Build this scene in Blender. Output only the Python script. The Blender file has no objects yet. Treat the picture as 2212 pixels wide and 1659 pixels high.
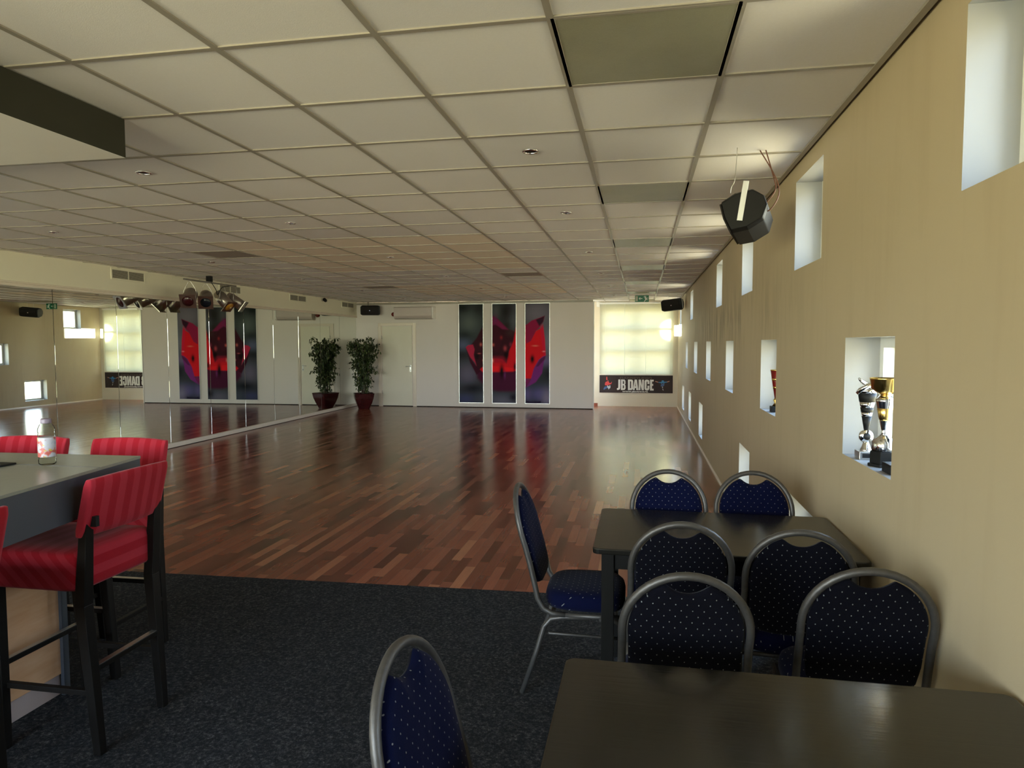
import bpy, bmesh, math, random
import numpy as np
from mathutils import Vector, Matrix, Euler
random.seed(7)
PI = math.pi
C = bpy.context.scene.collection
scene = bpy.context.scene
# ------------------------------------------------------------------ camera
EYE = 1.596
ZC = 2.647
YAW, PITCH, ROLL, FPX = -.18754, -.05911, -.00205, 1473.1
def cam_axes():
    cy, sy, cp, sp, cr, sr = math.cos(YAW), math.sin(YAW), math.cos(PITCH), math.sin(PITCH), math.cos(ROLL), math.sin(ROLL)
    f = Vector((sy*cp, cy*cp, sp)); r = Vector((cy, -sy, 0)); u = r.cross(f)
    return r*cr + u*sr, u*cr - r*sr, f
cam_data = bpy.data.cameras.new('camera')
cam = bpy.data.objects.new('camera', cam_data); C.objects.link(cam)
r_, u_, f_ = cam_axes()
cam.matrix_world = Matrix(((r_.x, u_.x, -f_.x, 0), (r_.y, u_.y, -f_.y, 0), (r_.z, u_.z, -f_.z, EYE), (0, 0, 0, 1)))
cam_data.sensor_fit = 'HORIZONTAL'; cam_data.sensor_width = 36; cam_data.lens = 36*FPX/2212
cam_data.clip_start = .05; cam_data.clip_end = 200
scene.camera = cam
# ------------------------------------------------------------------ sky, daylight, exposure
scene.view_settings.view_transform = 'Standard'; scene.view_settings.look = 'None'
scene.view_settings.gamma = 1; scene.view_settings.use_curve_mapping = False
scene.view_settings.exposure = 2.5
SKY, SKY_LEFT, SKY_FAR, SKY_NEAR = 3.2, .75, 0.0, 1.0
w = bpy.data.worlds.new('sky'); scene.world = w; w.use_nodes = True
nt = w.node_tree; nt.nodes.clear()
def wn(t): return nt.nodes.new(t)
tc = wn('ShaderNodeTexCoord'); sx = wn('ShaderNodeSeparateXYZ'); rp = wn('ShaderNodeValToRGB'); bg = wn('ShaderNodeBackground'); ow = wn('ShaderNodeOutputWorld')
mr = wn('ShaderNodeMapRange'); mr.inputs[1].default_value = -1; mr.inputs[2].default_value = 1
nt.links.new(tc.outputs['Generated'], sx.inputs[0]); nt.links.new(sx.outputs[2], mr.inputs[0]); nt.links.new(mr.outputs[0], rp.inputs[0])
cr = rp.color_ramp
stops = [(0, (.62, .52, .32)), (.44, (.78, .68, .44)), (.5, (.70, .70, .52)), (.53, (1, 1, .98)), (.60, (.76, .92, 1.18)), (.78, (.50, .76, 1.25)), (1, (.34, .58, 1.2))]
cr.elements[0].position = 0; cr.elements[0].color = (*stops[0][1], 1); cr.elements[1].position = 1; cr.elements[1].color = (*stops[-1][1], 1)
for p, c in stops[1:-1]:
    e = cr.elements.new(p); e.color = (*c, 1)
nt.links.new(rp.outputs[0], bg.inputs[0]); nt.links.new(bg.outputs[0], ow.inputs[0])
# sky tuned by direction for indoor fill: weaker left (-x), stronger behind the camera
m1 = wn('ShaderNodeMapRange'); m1.inputs[1].default_value = -.9; m1.inputs[2].default_value = .5; m1.inputs[3].default_value = SKY*SKY_LEFT; m1.inputs[4].default_value = SKY
nt.links.new(sx.outputs[0], m1.inputs[0])
def side(sgn, amount):
    m = wn('ShaderNodeMapRange'); m.inputs[1].default_value = .7*sgn; m.inputs[2].default_value = .95*sgn; m.inputs[3].default_value = 0; m.inputs[4].default_value = amount
    nt.links.new(sx.outputs[1], m.inputs[0]); return m.outputs[0]
a1 = wn('ShaderNodeMath'); a2 = wn('ShaderNodeMath')
nt.links.new(m1.outputs[0], a1.inputs[0]); nt.links.new(side(1, SKY*SKY_FAR), a1.inputs[1]); nt.links.new(a1.outputs[0], a2.inputs[0]); nt.links.new(side(-1, SKY*SKY_NEAR), a2.inputs[1]); nt.links.new(a2.outputs[0], bg.inputs[1])
# spot standing in for low sun, shining through a slit added beside the blinds
sd = bpy.data.lights.new('low_sun_stand_in', 'SPOT'); so = bpy.data.objects.new('low_sun_stand_in', sd); C.objects.link(so)
so.location = (.73 - 1.85, 47.5, 1.93)
tgt = Vector((.70, 17.5, 1.93)); so.rotation_euler = (tgt - so.location).to_track_quat('-Z', 'Y').to_euler()
sd.energy = 400000; sd.spot_size = math.radians(.74); sd.spot_blend = .5; sd.shadow_soft_size = .05; sd.color = (1, .95, .82)
PORTALS = []
def portal(loc, rot, sx_, sy_):
    d = bpy.data.lights.new('window_daylight', 'AREA'); d.shape = 'RECTANGLE'; d.size = sx_; d.size_y = sy_
    o = bpy.data.objects.new('window_daylight', d); C.objects.link(o); o.location = loc; o.rotation_euler = rot
    d.cycles.is_portal = True
cy_ = scene.cycles
cy_.max_bounces = 10; cy_.diffuse_bounces = 8; cy_.glossy_bounces = 5; cy_.transmission_bounces = 6; cy_.transparent_max_bounces = 12
cy_.use_denoising = True; cy_.sample_clamp_indirect = 6; cy_.blur_glossy = .5; cy_.caustics_refractive = False
try: cy_.denoiser = 'OPENIMAGEDENOISE'; cy_.denoising_prefilter = 'ACCURATE'; cy_.denoising_input_passes = 'RGB_ALBEDO_NORMAL'
except Exception: pass
# ------------------------------------------------------------------ materials
def lin(c):
    return tuple(((v/255)/12.92 if v/255 <= .04045 else ((v/255+.055)/1.055)**2.4) for v in c)
class NT:
    def __init__(s, name):
        s.m = bpy.data.materials.new(name); s.m.use_nodes = True; s.t = s.m.node_tree
        s.b = s.t.nodes['Principled BSDF']
    def n(s, t, **k):
        x = s.t.nodes.new(t)
        for a, v in k.items(): setattr(x, a, v)
        return x
    def l(s, a, b): s.t.links.new(a, b)
    def math(s, op, a, b=None, c=None):
        x = s.n('ShaderNodeMath', operation=op)
        for i, v in enumerate((a, b, c)):
            if v is None: continue
            if isinstance(v, (int, float)): x.inputs[i].default_value = v
            else: s.l(v, x.inputs[i])
        return x.outputs[0]
    def coord(s, kind='Object', scale=(1, 1, 1)):
        t = s.n('ShaderNodeTexCoord'); m = s.n('ShaderNodeMapping'); m.inputs['Scale'].default_value = scale
        s.l(t.outputs[kind], m.inputs[0]); return m.outputs[0]
    def noise(s, vec, scale=5, detail=3, rough=.55):
        x = s.n('ShaderNodeTexNoise'); s.l(vec, x.inputs['Vector']); x.inputs['Scale'].default_value = scale
        x.inputs['Detail'].default_value = detail; x.inputs['Roughness'].default_value = rough; return x.outputs['Fac']
    def ramp(s, fac, stops):
        x = s.n('ShaderNodeValToRGB'); e = x.color_ramp.elements
        e[0].position, e[0].color = stops[0][0], (*stops[0][1], 1); e[1].position, e[1].color = stops[-1][0], (*stops[-1][1], 1)
        for p, c in stops[1:-1]:
            q = e.new(p); q.color = (*c, 1)
        s.l(fac, x.inputs[0]); return x.outputs[0]
    def mix(s, fac, a, b, mode='MIX'):
        x = s.n('ShaderNodeMix', data_type='RGBA', blend_type=mode)
        for i, v in ((0, fac), (6, a), (7, b)):
            if isinstance(v, (int, float)): x.inputs[i].default_value = v
            elif isinstance(v, tuple): x.inputs[i].default_value = (*v, 1)
            else: s.l(v, x.inputs[i])
        return x.outputs[2]
    def bump(s, h, strength=.2, dist=.01):
        x = s.n('ShaderNodeBump'); x.inputs['Strength'].default_value = strength; x.inputs['Distance'].default_value = dist
        s.l(h, x.inputs['Height']); s.l(x.outputs[0], s.b.inputs['Normal'])
    def set(s, **k):
        for a, v in k.items():
            i = s.b.inputs[a.replace('_', ' ')]
            if isinstance(v, tuple): i.default_value = (*v, 1)
            elif isinstance(v, (int, float)): i.default_value = v
            else: s.l(v, i)
        return s
def plain(name, col, rough=.5, metal=0, var=.06, vs=8, bump=0, spec=.5, coat=0):
    q = NT(name); v = q.coord()
    n = q.noise(v, vs, 3)
    c = tuple(col)
    q.set(Base_Color=q.mix(n, tuple(max(0, x*(1-var)) for x in c), tuple(min(1, x*(1+var)) for x in c)), Roughness=rough, Metallic=metal, Specular_IOR_Level=spec, Coat_Weight=coat)
    if bump: q.bump(q.noise(v, vs*12, 2), bump, .002)
    return q.m
M = {}
M['wall'] = plain('cream wall paint', (.66, .61, .49), .7, var=.03, vs=2, bump=.05)
M['partition'] = plain('pale grey partition board', (.80, .75, .705), .55, var=.02, vs=1)
M['soffit'] = plain('cream soffit paint', (.78, .75, .60), .6, var=.02)
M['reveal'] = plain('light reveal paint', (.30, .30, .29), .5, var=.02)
M['white'] = plain('white paint', (.80, .80, .76), .45, var=.02)
M['cream_trim'] = plain('cream lacquer trim', (.74, .66, .56), .35, var=.03)
M['door'] = plain('cream door lacquer', (.76, .73, .60), .4, var=.02)
M['black'] = plain('black plastic', (.010, .010, .010), .5, var=.2, spec=.18)
M['darkgap'] = plain('dark gap', (.02, .016, .012), .8)
M['grille'] = plain('black speaker grille', (.016, .013, .012), .6, var=.3, vs=60, bump=.3, spec=.15)
M['steel'] = plain('brushed steel', (.62, .61, .58), .32, 1, var=.05)
M['chrome'] = plain('polished chrome', (.85, .85, .86), .1, 1, var=.02)
M['gold'] = plain('gold plated metal', (.80, .55, .18), .22, 1, var=.08)
M['can'] = plain('scuffed aluminium lamp can', (.42, .38, .34), .3, 1, var=.15, vs=12)
M['hanger'] = plain('grey light bar steel', (.25, .23, .21), .4, .8)
M['red_plastic'] = plain('dark red plastic', (.15, .006, .004), .35)
M['alu'] = plain('pale aluminium', (.70, .71, .70), .35, .6)
M['copper'] = plain('brown cable sheath', (.13, .05, .03), .5)
M['green'] = plain('exit sign green', (.0, .16, .075), .4)
M['signwhite'] = plain('sign white', (.8, .85, .8), .4)
M['cable'] = plain('black cable', (.01, .01, .01), .6)
M['bulk_side'] = plain('dark olive bulkhead side', (.036, .035, .024), .7, var=.1, spec=.2)  # side faces far darker than the underside and ends
M['bulk_under'] = plain('grey bulkhead underside', (.66, .63, .58), .55, var=.05, vs=2)
M['ventslat'] = plain('grey cream vent slat', (.42, .40, .33), .5)
M['ventback'] = plain('dark vent cavity', (.10, .09, .07), .8)
def wall_mat():
    q = NT('stained cream render'); v = q.coord()
    vs = q.coord(scale=(1, 2.6, .45)); n1 = q.noise(vs, 3.2, 5, .65); n2 = q.noise(v, .45, 2)
    sp = q.n('ShaderNodeSeparateXYZ'); q.l(v, sp.inputs[0])
    # smudges sit in a band around head height and along the near half
    band = q.math('MULTIPLY', q.math('SMOOTH_MIN', 1.0, q.math('MAXIMUM', 0.0, q.math('SUBTRACT', 1.0, q.math('MULTIPLY', q.math('ABSOLUTE', q.math('SUBTRACT', sp.outputs[2], 1.82)), 2.4))), .2),
                  q.math('MAXIMUM', 0.0, q.math('SUBTRACT', 1.0, q.math('MULTIPLY', q.math('ABSOLUTE', q.math('SUBTRACT', sp.outputs[1], 8.6)), .2))))
    st = q.math('MULTIPLY', q.ramp(n1, [(.47, (0, 0, 0)), (.60, (1, 1, 1))]), band)
    base = q.mix(n2, (.46, .37, .225), (.53, .435, .28))
    c = q.mix(q.math('MINIMUM', .75, q.math('MULTIPLY', st, 1.1)), base, (.20, .15, .085))
    n3 = q.noise(q.coord(scale=(1, 1.6, .25)), 5, 3)
    c = q.mix(q.math('MULTIPLY', q.ramp(n3, [(.52, (0, 0, 0)), (.75, (1, 1, 1))]), .18), c, (.32, .23, .13))
    q.set(Base_Color=c, Roughness=.55); q.bump(q.noise(v, 160, 2), .12, .002); return q.m
M['render'] = wall_mat()
def wood_floor():
    q = NT('merbau strip parquet'); v = q.coord(); sp = q.n('ShaderNodeSeparateXYZ'); q.l(v, sp.inputs[0])
    W, L = .072, .52
    row = q.math('FLOOR', q.math('DIVIDE', sp.outputs[0], W))
    wn1 = q.n('ShaderNodeTexWhiteNoise', noise_dimensions='1D'); q.l(row, wn1.inputs['W'])
    yy = q.math('ADD', q.math('DIVIDE', sp.outputs[1], L), q.math('MULTIPLY', wn1.outputs[0], 7.3))
    pl = q.math('FLOOR', yy)
    cb = q.n('ShaderNodeCombineXYZ'); q.l(row, cb.inputs[0]); q.l(pl, cb.inputs[1])
    wn2 = q.n('ShaderNodeTexWhiteNoise', noise_dimensions='2D'); q.l(cb.outputs[0], wn2.inputs['Vector'])
    col = q.ramp(wn2.outputs[0], [(0, (.085, .022, .013)), (.15, (.165, .044, .025)), (.5, (.26, .076, .043)), (.85, (.335, .105, .058)), (1, (.46, .185, .095))])
    gr = q.noise(q.coord(scale=(1, .06, 1)), 70, 4, .6)
    col = q.mix(.45, col, q.mix(gr, (.35, .3, .28), (1, 1, 1)), 'MULTIPLY')
    ex = q.math('ABSOLUTE', q.math('SUBTRACT', q.math('FRACT', q.math('DIVIDE', sp.outputs[0], W)), .5))
    ey = q.math('ABSOLUTE', q.math('SUBTRACT', q.math('FRACT', yy), .5))
    edge = q.math('MAXIMUM', q.math('GREATER_THAN', ex, .487), q.math('GREATER_THAN', ey, .4985))
    col = q.mix(q.math('MULTIPLY', edge, .35), col, (.02, .008, .005))
    rr = q.math('ADD', q.math('MULTIPLY', q.noise(v, 3, 4), .05), .175)
    q.set(Base_Color=col, Roughness=rr, Specular_IOR_Level=.5)
    q.bump(q.math('ADD', q.math('MULTIPLY', gr, .3), q.math('MULTIPLY', q.noise(v, 6, 3), .7)), .015, .004); return q.m
M['parquet'] = wood_floor()
def carpet_mat():
    q = NT('anthracite needle felt'); v = q.coord()
    n = q.noise(v, 70, 4, .8); n2 = q.noise(v, 380, 2, .7); n3 = q.noise(v, 2.2, 3)
    col = q.ramp(n, [(.36, (.005, .0055, .0065)), (.49, (.020, .020, .021)), (.58, (.055, .053, .052)), (.72, (.20, .19, .18))])
    col = q.mix(n3, col, q.mix(.5, col, (.020, .021, .023)))
    q.set(Base_Color=col, Roughness=.95, Specular_IOR_Level=.15)
    q.bump(q.math('ADD', n, n2), .9, .006); return q.m
M['carpet'] = carpet_mat()
def tile_mat(name, col):
    q = NT(name); v = q.coord()
    n = q.noise(v, 90, 3, .6)
    q.set(Base_Color=q.mix(n, tuple(x*.93 for x in col), col), Roughness=.8); q.bump(q.noise(v, 260, 2), .25, .002); return q.m
M['tile'] = tile_mat('mineral fibre ceiling tile', (.83, .80, .775))
M['tile_b'] = tile_mat('slightly greyer ceiling tile', (.78, .755, .745))
M['tile_o'] = tile_mat('yellowed ceiling tile', (.90, .79, .65))
M['tile_dark'] = tile_mat('grey brown ceiling panel', (.34, .285, .25))
M['tbar'] = plain('ceiling grid enamel', (.34, .31, .26), .35, var=.03, vs=3)
def diffuser_mat():
    q = NT('dusty light diffuser'); v = q.coord(); n = q.noise(v, 5, 4, .6); n2 = q.noise(v, 160, 2)
    c = q.mix(n, (.24, .24, .16), (.38, .375, .27)); c = q.mix(.15, c, q.mix(n2, (0.1, .1, .07), (.5, .5, .4)))
    q.set(Base_Color=c, Roughness=.35); q.bump(n2, .2, .002); return q.m
M['diffuser'] = diffuser_mat()
def fabric(name, base, dot):
    q = NT(name); t = q.n('ShaderNodeTexCoord'); sp = q.n('ShaderNodeSeparateXYZ'); q.l(t.outputs['Object'], sp.inputs[0])
    U = q.math('DIVIDE', sp.outputs[0], .033); V = q.math('DIVIDE', q.math('SUBTRACT', sp.outputs[2], sp.outputs[1]), .050)
    def lat(off):
        a = q.math('MULTIPLY', q.math('SUBTRACT', q.math('FRACT', q.math('ADD', U, off)), .5), .033)
        b = q.math('MULTIPLY', q.math('SUBTRACT', q.math('FRACT', q.math('ADD', V, off)), .5), .050*.62)
        return q.math('LESS_THAN', q.math('ADD', q.math('MULTIPLY', a, a), q.math('MULTIPLY', b, b)), .0017**2)
    d = q.math('MAXIMUM', lat(0), lat(.5))
    nz = q.noise(t.outputs['Object'], 700, 2)
    q.set(Base_Color=q.mix(d, q.mix(nz, tuple(x*.7 for x in base), tuple(x*1.3 for x in base)), dot), Roughness=.85, Sheen_Weight=.04)
    q.b.inputs['Specular IOR Level'].default_value = .06
    q.bump(nz, .25, .001); return q.m
M['fabric'] = fabric('navy dotted upholstery', (.0016, .0028, .0185), (.17, .17, .16))
M['fabric_shaded'] = fabric('shaded navy dotted back', (.0024, .0023, .0048), (.17, .17, .16))  # same upholstery darkened for the backs, their shade put into the colour
def stripes():
    q = NT('red striped upholstery'); t = q.n('ShaderNodeTexCoord'); sp = q.n('ShaderNodeSeparateXYZ'); q.l(t.outputs['Object'], sp.inputs[0])
    geo = q.n('ShaderNodeTexCoord')
    at = q.n('ShaderNodeAttribute', attribute_name='stripe'); 
    s_ = q.math('FRACT', q.math('DIVIDE', at.outputs['Fac'], .072))
    f = q.math('LESS_THAN', q.math('ABSOLUTE', q.math('SUBTRACT', s_, .5)), .25)
    nz = q.noise(t.outputs['Object'], 500, 2)
    c = q.mix(f, (.27, .004, .013), (.34, .020, .035)); c = q.mix(.2, c, q.mix(nz, (.2, .0, .0), (.6, .03, .04)))
    q.set(Base_Color=c, Roughness=.75, Sheen_Weight=.1); q.b.inputs['Specular IOR Level'].default_value = .1; q.bump(nz, .2, .001); return q.m
M['red_fabric'] = stripes()
M['hoop'] = plain('silver hammered chair tube', (.095, .087, .078), .42, .6, var=.2, vs=60, bump=.2, spec=.3)
def dark_wood(name, a, b, rough, axis=(1, .04, 1), bs=.08, spec=.5):
    q = NT(name); g = q.noise(q.coord(scale=axis), 60, 4, .6); v = q.coord()
    q.set(Base_Color=q.mix(g, a, b), Roughness=q.math('ADD', q.math('MULTIPLY', q.noise(v, 7, 4), .12), rough), Specular_IOR_Level=spec)
    q.bump(g, bs, .002); return q.m
M['table'] = dark_wood('black brown stained table wood', (.006, .0055, .004), (.015, .013, .010), .12, (.04, 1, 1), .14, spec=.55)
M['table_leg'] = dark_wood('black brown stained leg wood', (.004, .0035, .003), (.009, .008, .006), .45, (1, 1, .05), spec=.12)
M['wenge'] = dark_wood('wenge stool wood', (.005, .004, .0035), (.011, .009, .007), .35, (1, 1, .05), spec=.16)
M['bar_top'] = plain('grey stone look laminate', (.235, .235, .19), .28, var=.12, vs=30, spec=.5)
M['bar_front'] = plain('blue grey bar fascia', (.055, .062, .075), .4, var=.15, vs=5)
def oak():
    q = NT('oak veneer'); g = q.noise(q.coord(scale=(1, 1, 7)), 6, 4, .6)
    q.set(Base_Color=q.mix(g, (.55, .28, .125), (.70, .44, .26)), Roughness=.4); return q.m
M['oak'] = oak()
M['plinth'] = plain('pale pinkish plinth', (.42, .34, .32), .45, var=.05)
M['pot'] = plain('glazed oxblood pot', (.045, .007, .008), .25, var=.2, vs=6, coat=.4)
M['soil'] = plain('potting soil', (.02, .013, .008), .95, var=.4, vs=60)
M['bark'] = plain('fig bark', (.10, .075, .05), .8, var=.3, vs=30)
def leaf_mat():
    q = NT('glossy fig leaf'); oi = q.n('ShaderNodeObjectInfo'); g = q.n('ShaderNodeNewGeometry')
    c = q.ramp(g.outputs['Random Per Island'], [(0, (.010, .020, .007)), (.5, (.026, .046, .012)), (.85, (.07, .10, .03)), (1, (.20, .24, .09))])
    q.set(Base_Color=c, Roughness=.35); return q.m
M['leaf'] = leaf_mat()
M['skirt_red'] = plain('reddish brown skirting wood', (.20, .045, .02), .35)
M['banner'] = plain('charcoal banner vinyl', (.050, .038, .038), .6, var=.05, spec=.1)
M['ltr'] = plain('off white lettering', (.72, .72, .68), .5, var=.08, vs=30)
M['ltr_out'] = plain('brown grey outline lettering', (.16, .12, .10), .5)
M['fig_red'] = plain('printed red', (.62, .05, .05), .5, var=.15, vs=30)
M['fig_blue'] = plain('printed denim blue', (.05, .11, .28), .5, var=.2, vs=40)
M['fig_sky'] = plain('printed bright blue', (.03, .20, .45), .5, var=.2, vs=40)
M['fig_skin'] = plain('printed skin tone', (.55, .25, .17), .5)
M['fig_grey'] = plain('printed light grey', (.45, .47, .52), .5)
M['white_ac'] = plain('grey white appliance plastic', (.56, .49, .46), .4, var=.02)
M['white_ac2'] = plain('bright white appliance plastic', (.85, .85, .82), .35, var=.01)
def mirror_mat():
    q = NT('mirror silver'); q.set(Base_Color=(.80, .83, .76), Metallic=1.0, Roughness=.0); return q.m
M['mirror'] = mirror_mat()
def glass_mat(name, tint=(.95, .98, .96), ior=1.25):
    m = bpy.data.materials.new(name); m.use_nodes = True; t = m.node_tree; t.nodes.clear()
    o = t.nodes.new('ShaderNodeOutputMaterial'); mx = t.nodes.new('ShaderNodeMixShader'); tr = t.nodes.new('ShaderNodeBsdfTransparent'); gl = t.nodes.new('ShaderNodeBsdfGlossy')
    fr = t.nodes.new('ShaderNodeFresnel'); fr.inputs[0].default_value = ior
    tr.inputs[0].default_value = (*tint, 1); gl.inputs['Roughness'].default_value = .02
    t.links.new(fr.outputs[0], mx.inputs[0]); t.links.new(tr.outputs[0], mx.inputs[1]); t.links.new(gl.outputs[0], mx.inputs[2]); t.links.new(mx.outputs[0], o.inputs[0]); return m
M['glass'] = glass_mat('window glass')
M['pet'] = glass_mat('clear bottle plastic', (.93, .95, .90), 1.09)
def blind_mat():
    m = bpy.data.materials.new('translucent cream slat'); m.use_nodes = True; t = m.node_tree; t.nodes.clear()
    o = t.nodes.new('ShaderNodeOutputMaterial'); mx = t.nodes.new('ShaderNodeMixShader'); d = t.nodes.new('ShaderNodeBsdfDiffuse'); tl = t.nodes.new('ShaderNodeBsdfTranslucent')
    d.inputs[0].default_value = (.80, .79, .68, 1); tl.inputs[0].default_value = (.60, .585, .49, 1); mx.inputs[0].default_value = .5
    t.links.new(d.outputs[0], mx.inputs[1]); t.links.new(tl.outputs[0], mx.inputs[2]); t.links.new(mx.outputs[0], o.inputs[0]); return m
M['blind'] = blind_mat()
# ------------------------------------------------------------------ helpers
def bm_new(): return bmesh.new()
def box(bm, x0, x1, y0, y1, z0, z1, mi=0, mat=None):
    vs = [bm.verts.new((x, y, z)) for z in (z0, z1) for y in (y0, y1) for x in (x0, x1)]
    if mat is not None:
        for v in vs: v.co = mat @ v.co
    fs = [(0, 2, 3, 1), (4, 5, 7, 6), (0, 1, 5, 4), (2, 6, 7, 3), (0, 4, 6, 2), (1, 3, 7, 5)]
    out = []
    for f in fs:
        q = bm.faces.new([vs[i] for i in f]); q.material_index = mi; out.append(q)
    return out
def prism(bm, pts, a, b, axis='z', mi=0, mat=None):
    def P(p, t):
        return {'z': (p[0], p[1], t), 'y': (p[0], t, p[1]), 'x': (t, p[0], p[1])}[axis]
    A = [bm.verts.new(P(p, a)) for p in pts]; B = [bm.verts.new(P(p, b)) for p in pts]
    if mat is not None:
        for v in A+B: v.co = mat @ v.co
    n = len(pts); fs = [bm.faces.new(A[::-1]), bm.faces.new(B)]
    for i in range(n): fs.append(bm.faces.new((A[i], A[(i+1) % n], B[(i+1) % n], B[i])))
    for f in fs: f.material_index = mi
    return fs
def tube(bm, pts, r, seg=8, mi=0, ry=None, closed=False, caps=True):
    pts = [Vector(p) for p in pts]; n = len(pts); rings = []
    up = None
    for i, p in enumerate(pts):
        a = pts[i-1] if (i > 0 or closed) else p; b = pts[(i+1) % n] if (i < n-1 or closed) else p
        t = (b-a).normalized()
        if up is None:
            up = Vector((0, 0, 1)) if abs(t.z) < .9 else Vector((1, 0, 0))
        s = t.cross(up)
        if s.length < 1e-5: s = t.cross(Vector((1, 0, 0)))
        s.normalize(); up = s.cross(t).normalized()
        rr = r[i] if isinstance(r, (list, tuple)) else r; r2 = ry if ry else rr
        rings.append([bm.verts.new(p + s*math.cos(2*PI*k/seg)*rr + up*math.sin(2*PI*k/seg)*r2) for k in range(seg)])
    m = n if closed else n-1
    for i in range(m):
        A, B = rings[i], rings[(i+1) % n]
        for k in range(seg):
            f = bm.faces.new((A[k], A[(k+1) % seg], B[(k+1) % seg], B[k])); f.smooth = True; f.material_index = mi
    if not closed and caps:
        bm.faces.new(rings[0][::-1]).material_index = mi; bm.faces.new(rings[-1]).material_index = mi
def lathe(bm, prof, c=(0, 0, 0), seg=24, mi=0, smooth=True, flute=0):
    rings = []
    for (r, z) in prof:
        rings.append([bm.verts.new((c[0]+max(r, 1e-4)*(1+(flute if k % 2 else 0))*math.cos(2*PI*k/seg), c[1]+max(r, 1e-4)*(1+(flute if k % 2 else 0))*math.sin(2*PI*k/seg), c[2]+z)) for k in range(seg)])
    for A, B in zip(rings, rings[1:]):
        for k in range(seg):
            f = bm.faces.new((A[k], A[(k+1) % seg], B[(k+1) % seg], B[k])); f.smooth = smooth; f.material_index = mi
    bm.faces.new(rings[0][::-1]).material_index = mi; bm.faces.new(rings[-1]).material_index = mi
def obj(name, bm, mats, parent=None, bevel=0, subsurf=0, smooth=False, fix=True, matrix=None):
    if fix: bmesh.ops.recalc_face_normals(bm, faces=bm.faces)
    me = bpy.data.meshes.new(name); bm.to_mesh(me); bm.free()
    for m in (mats if isinstance(mats, (list, tuple)) else [mats]): me.materials.append(M[m] if isinstance(m, str) else m)
    o = bpy.data.objects.new(name, me); C.objects.link(o)
    if parent: o.parent = parent
    if matrix is not None: o.matrix_local = matrix
    if bevel:
        b = o.modifiers.new('b', 'BEVEL'); b.width = bevel; b.segments = 2; b.limit_method = 'ANGLE'; b.angle_limit = math.radians(40)
    if subsurf:
        s = o.modifiers.new('s', 'SUBSURF'); s.levels = subsurf; s.render_levels = subsurf
    if smooth:
        for p in me.polygons: p.use_smooth = True
    return o
def tag(o, label, cat, group=None, kind=None):
    if label: o['label'] = label
    if cat: o['category'] = cat
    if group: o['group'] = group
    if kind: o['kind'] = kind
    return o
def thing(name, label, cat, loc=(0, 0, 0), rotz=0, group=None):
    o = bpy.data.objects.new(name, None); C.objects.link(o); o.location = loc; o.rotation_euler = (0, 0, rotz); o.empty_display_size = .1
    return tag(o, label, cat, group)
def struct(name, bm, mats, **k):
    o = obj(name, bm, mats, **k)
    if not k.get('parent'): o['kind'] = 'structure'
    return o
def dup(root, loc=None, rotz=None, label=None, group=None):
    r = root.copy(); C.objects.link(r)
    if loc is not None: r.location = loc
    if rotz is not None: r.rotation_euler = (0, 0, rotz)
    if label: r['label'] = label
    if group: r['group'] = group
    for ch in list(root.children):
        c = ch.copy(); C.objects.link(c); c.parent = r
        for g in list(ch.children):
            d = g.copy(); C.objects.link(d); d.parent = c
    return r
def wall_holes(bm, a0, a1, z0, z1, holes, t0, t1, axis, mi=0, mi_rev=1):
    """wall slab: a runs along the wall, z up, t0..t1 the thickness; axis 'x' = wall normal along x"""
    As = sorted(set([a0, a1] + [v for h in holes for v in h[:2]])); Zs = sorted(set([z0, z1] + [v for h in holes for v in h[2:4]]))
    def P(a, z, t): return (t, a, z) if axis == 'x' else (a, t, z)
    def q(pts, m):
        f = bm.faces.new([bm.verts.new(P(*p)) for p in pts]); f.material_index = m
    for i in range(len(As)-1):
        for j in range(len(Zs)-1):
            ca, cz = (As[i]+As[i+1])/2, (Zs[j]+Zs[j+1])/2
            if any(h[0] < ca < h[1] and h[2] < cz < h[3] for h in holes): continue
            for t in (t0, t1): q([(As[i], Zs[j], t), (As[i+1], Zs[j], t), (As[i+1], Zs[j+1], t), (As[i], Zs[j+1], t)], mi)
    for h in holes:
        A0, A1, Z0, Z1 = h[:4]
        q([(A0, Z0, t0), (A0, Z1, t0), (A0, Z1, t1), (A0, Z0, t1)], mi_rev); q([(A1, Z0, t0), (A1, Z1, t0), (A1, Z1, t1), (A1, Z0, t1)], mi_rev)
        q([(A0, Z0, t0), (A1, Z0, t0), (A1, Z0, t1), (A0, Z0, t1)], mi_rev); q([(A0, Z1, t0), (A1, Z1, t0), (A1, Z1, t1), (A0, Z1, t1)], mi_rev)
    for (A, B) in ((a0, a0), (a1, a1)): q([(A, z0, t0), (A, z1, t0), (A, z1, t1), (A, z0, t1)], mi)
    q([(a0, z0, t0), (a1, z0, t0), (a1, z0, t1), (a0, z0, t1)], mi); q([(a0, z1, t0), (a1, z1, t0), (a1, z1, t1), (a0, z1, t1)], mi)
# ------------------------------------------------------------------ room shell
XR, YF, YA, YB = .897, 16.574, 17.50, -2.8
TOP = 2.95
TH = .017; COR = Vector((-7.24, YF, 0))
LW = Matrix.Translation(COR) @ Matrix.Rotation(0, 4, 'Z')
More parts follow.
